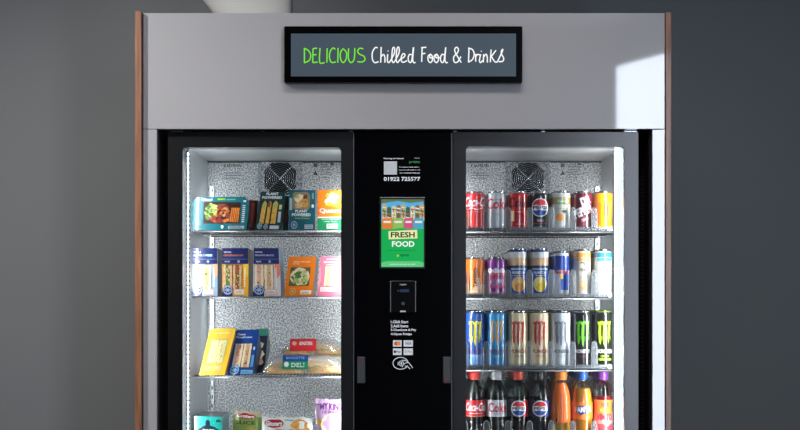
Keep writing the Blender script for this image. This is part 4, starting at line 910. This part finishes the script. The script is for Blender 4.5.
BT = [((214, 50, 40), DK, cola, .185, (.0965, .1475, K((196, 26, 36))), b_coke, 'cola bottle with red cap and red script label'),
      ((196, 198, 202), DK, cola, .180, (.0965, .1475, K((204, 206, 212))), b_diet, 'cola bottle with silver cap and silver label'),
      ((220, 60, 36), DK, peps, .168, (.0965, .1475, K((30, 24, 34))), b_pep((196, 30, 40)), 'cola bottle with orange red cap and round globe logo'),
      ((20, 20, 22), DK, peps, .172, (.0965, .1475, K((16, 24, 60))), b_pep((40, 60, 130)), 'cola bottle with black cap and round globe logo'),
      ((252, 140, 36), (214, 150, 20), luco, .20, (.078, .200, K((236, 112, 30))), b_luc, 'orange sleeved energy drink bottle with orange cap'),
      ((20, 90, 190), (234, 150, 20), fant, .192, (.088, .142, K((240, 120, 24))), b_fan, 'orange soda bottle with blue cap'),
      ((112, 50, 140), (130, 24, 40), vimt, .170, (.03, .148, K((206, 130, 120)), [(.1, .15, K((226, 120, 50))), (.03, .07, K((206, 60, 60)))]), b_vim, 'waisted fruit drink bottle with purple cap')]
zb = ZS_R[3][0] + .0015
for i, (cc, lq, pf, fl, lb, art, desc) in enumerate(BT):
    x = X(465 + 21.55 * (i + .5), .11); o = bottle((x, DY[0], zb), desc + ', front of its lane', lq, cc, pf, fl, lb, art, capr=.0185 if 'sleeved' in desc else .0157)
    for k in (1, 2, 3): dup(o, (x, DY[k] + .002 * k, zb), desc + (', second in its lane', ', third in its lane', ', rearmost in its lane')[k - 1])

# ------------------------------------------------------------------ light
def area(name, loc, to, sx, sy, e, col=(1, 1, 1), spread=180):
    l = bpy.data.lights.new(name, 'AREA'); l.shape = 'RECTANGLE'; l.size = sx; l.size_y = sy; l.energy = e; l.color = col; l.spread = math.radians(spread)
    o = bpy.data.objects.new(name, l); C.objects.link(o); o.location = loc; o.rotation_euler = (Vector(loc) - Vector(to)).to_track_quat('Z', 'Y').to_euler(); return o
def spot(name, loc, to, e, ang, col=(1, 1, 1), blend=1, r=.1):
    l = bpy.data.lights.new(name, 'SPOT'); l.energy = e; l.spot_size = math.radians(ang); l.spot_blend = blend; l.color = col; l.shadow_soft_size = r
    o = bpy.data.objects.new(name, l); C.objects.link(o); o.location = loc; o.rotation_euler = (Vector(loc) - Vector(to)).to_track_quat('Z', 'Y').to_euler(); return o
area('added_fascia_fill', (.05, -1.3, 3.15), (.05, 0, 1.3), 1.7, .4, 10, (1, .97, .96), 80)  # added fill panel out of view, brightens the fascia
spot('ceiling_spot_left', (-2.3, -2.0, 3.1), (-1.0, .85, 1.2), 430, 52, (.99, 1, .99), 1, .12)
spot('ceiling_spot_right', (2.3, -1.8, 3.0), (1.12, .85, 1.3), 60, 56, (.52, .82, 1), 1, .12)
spot('added_wall_form_spot', (-1.3, -1.0, 3.1), (-.70, .8, 2.35), 17, 30, (1, .97, .92), .8, .05)  # added spot out of view, brightens the pale tapering form
w = bpy.data.worlds.new('World'); bpy.context.scene.world = w; w.use_nodes = True
w.node_tree.nodes['Background'].inputs[0].default_value = (.5, .55, .6, 1); w.node_tree.nodes['Background'].inputs[1].default_value = .1

# ------------------------------------------------------------------ camera
cam = bpy.data.cameras.new('camera'); co = bpy.data.objects.new('camera', cam); C.objects.link(co)
co.location = (0, -D, ZH); co.rotation_euler = (PI / 2, 0, 0); cam.sensor_width = 36; cam.lens = 36 * F / 800
cam.shift_x = (400 - VX) / 800; cam.shift_y = (HY - 215) / 800; cam.clip_end = 50
sc = bpy.context.scene; sc.camera = co
sc.view_settings.view_transform = 'Standard'; sc.view_settings.look = 'None'; sc.view_settings.gamma = 1; sc.view_settings.exposure = 0; sc.view_settings.use_curve_mapping = False
sc.cycles.transparent_max_bounces = 24; sc.cycles.max_bounces = 8; sc.cycles.use_denoising = True
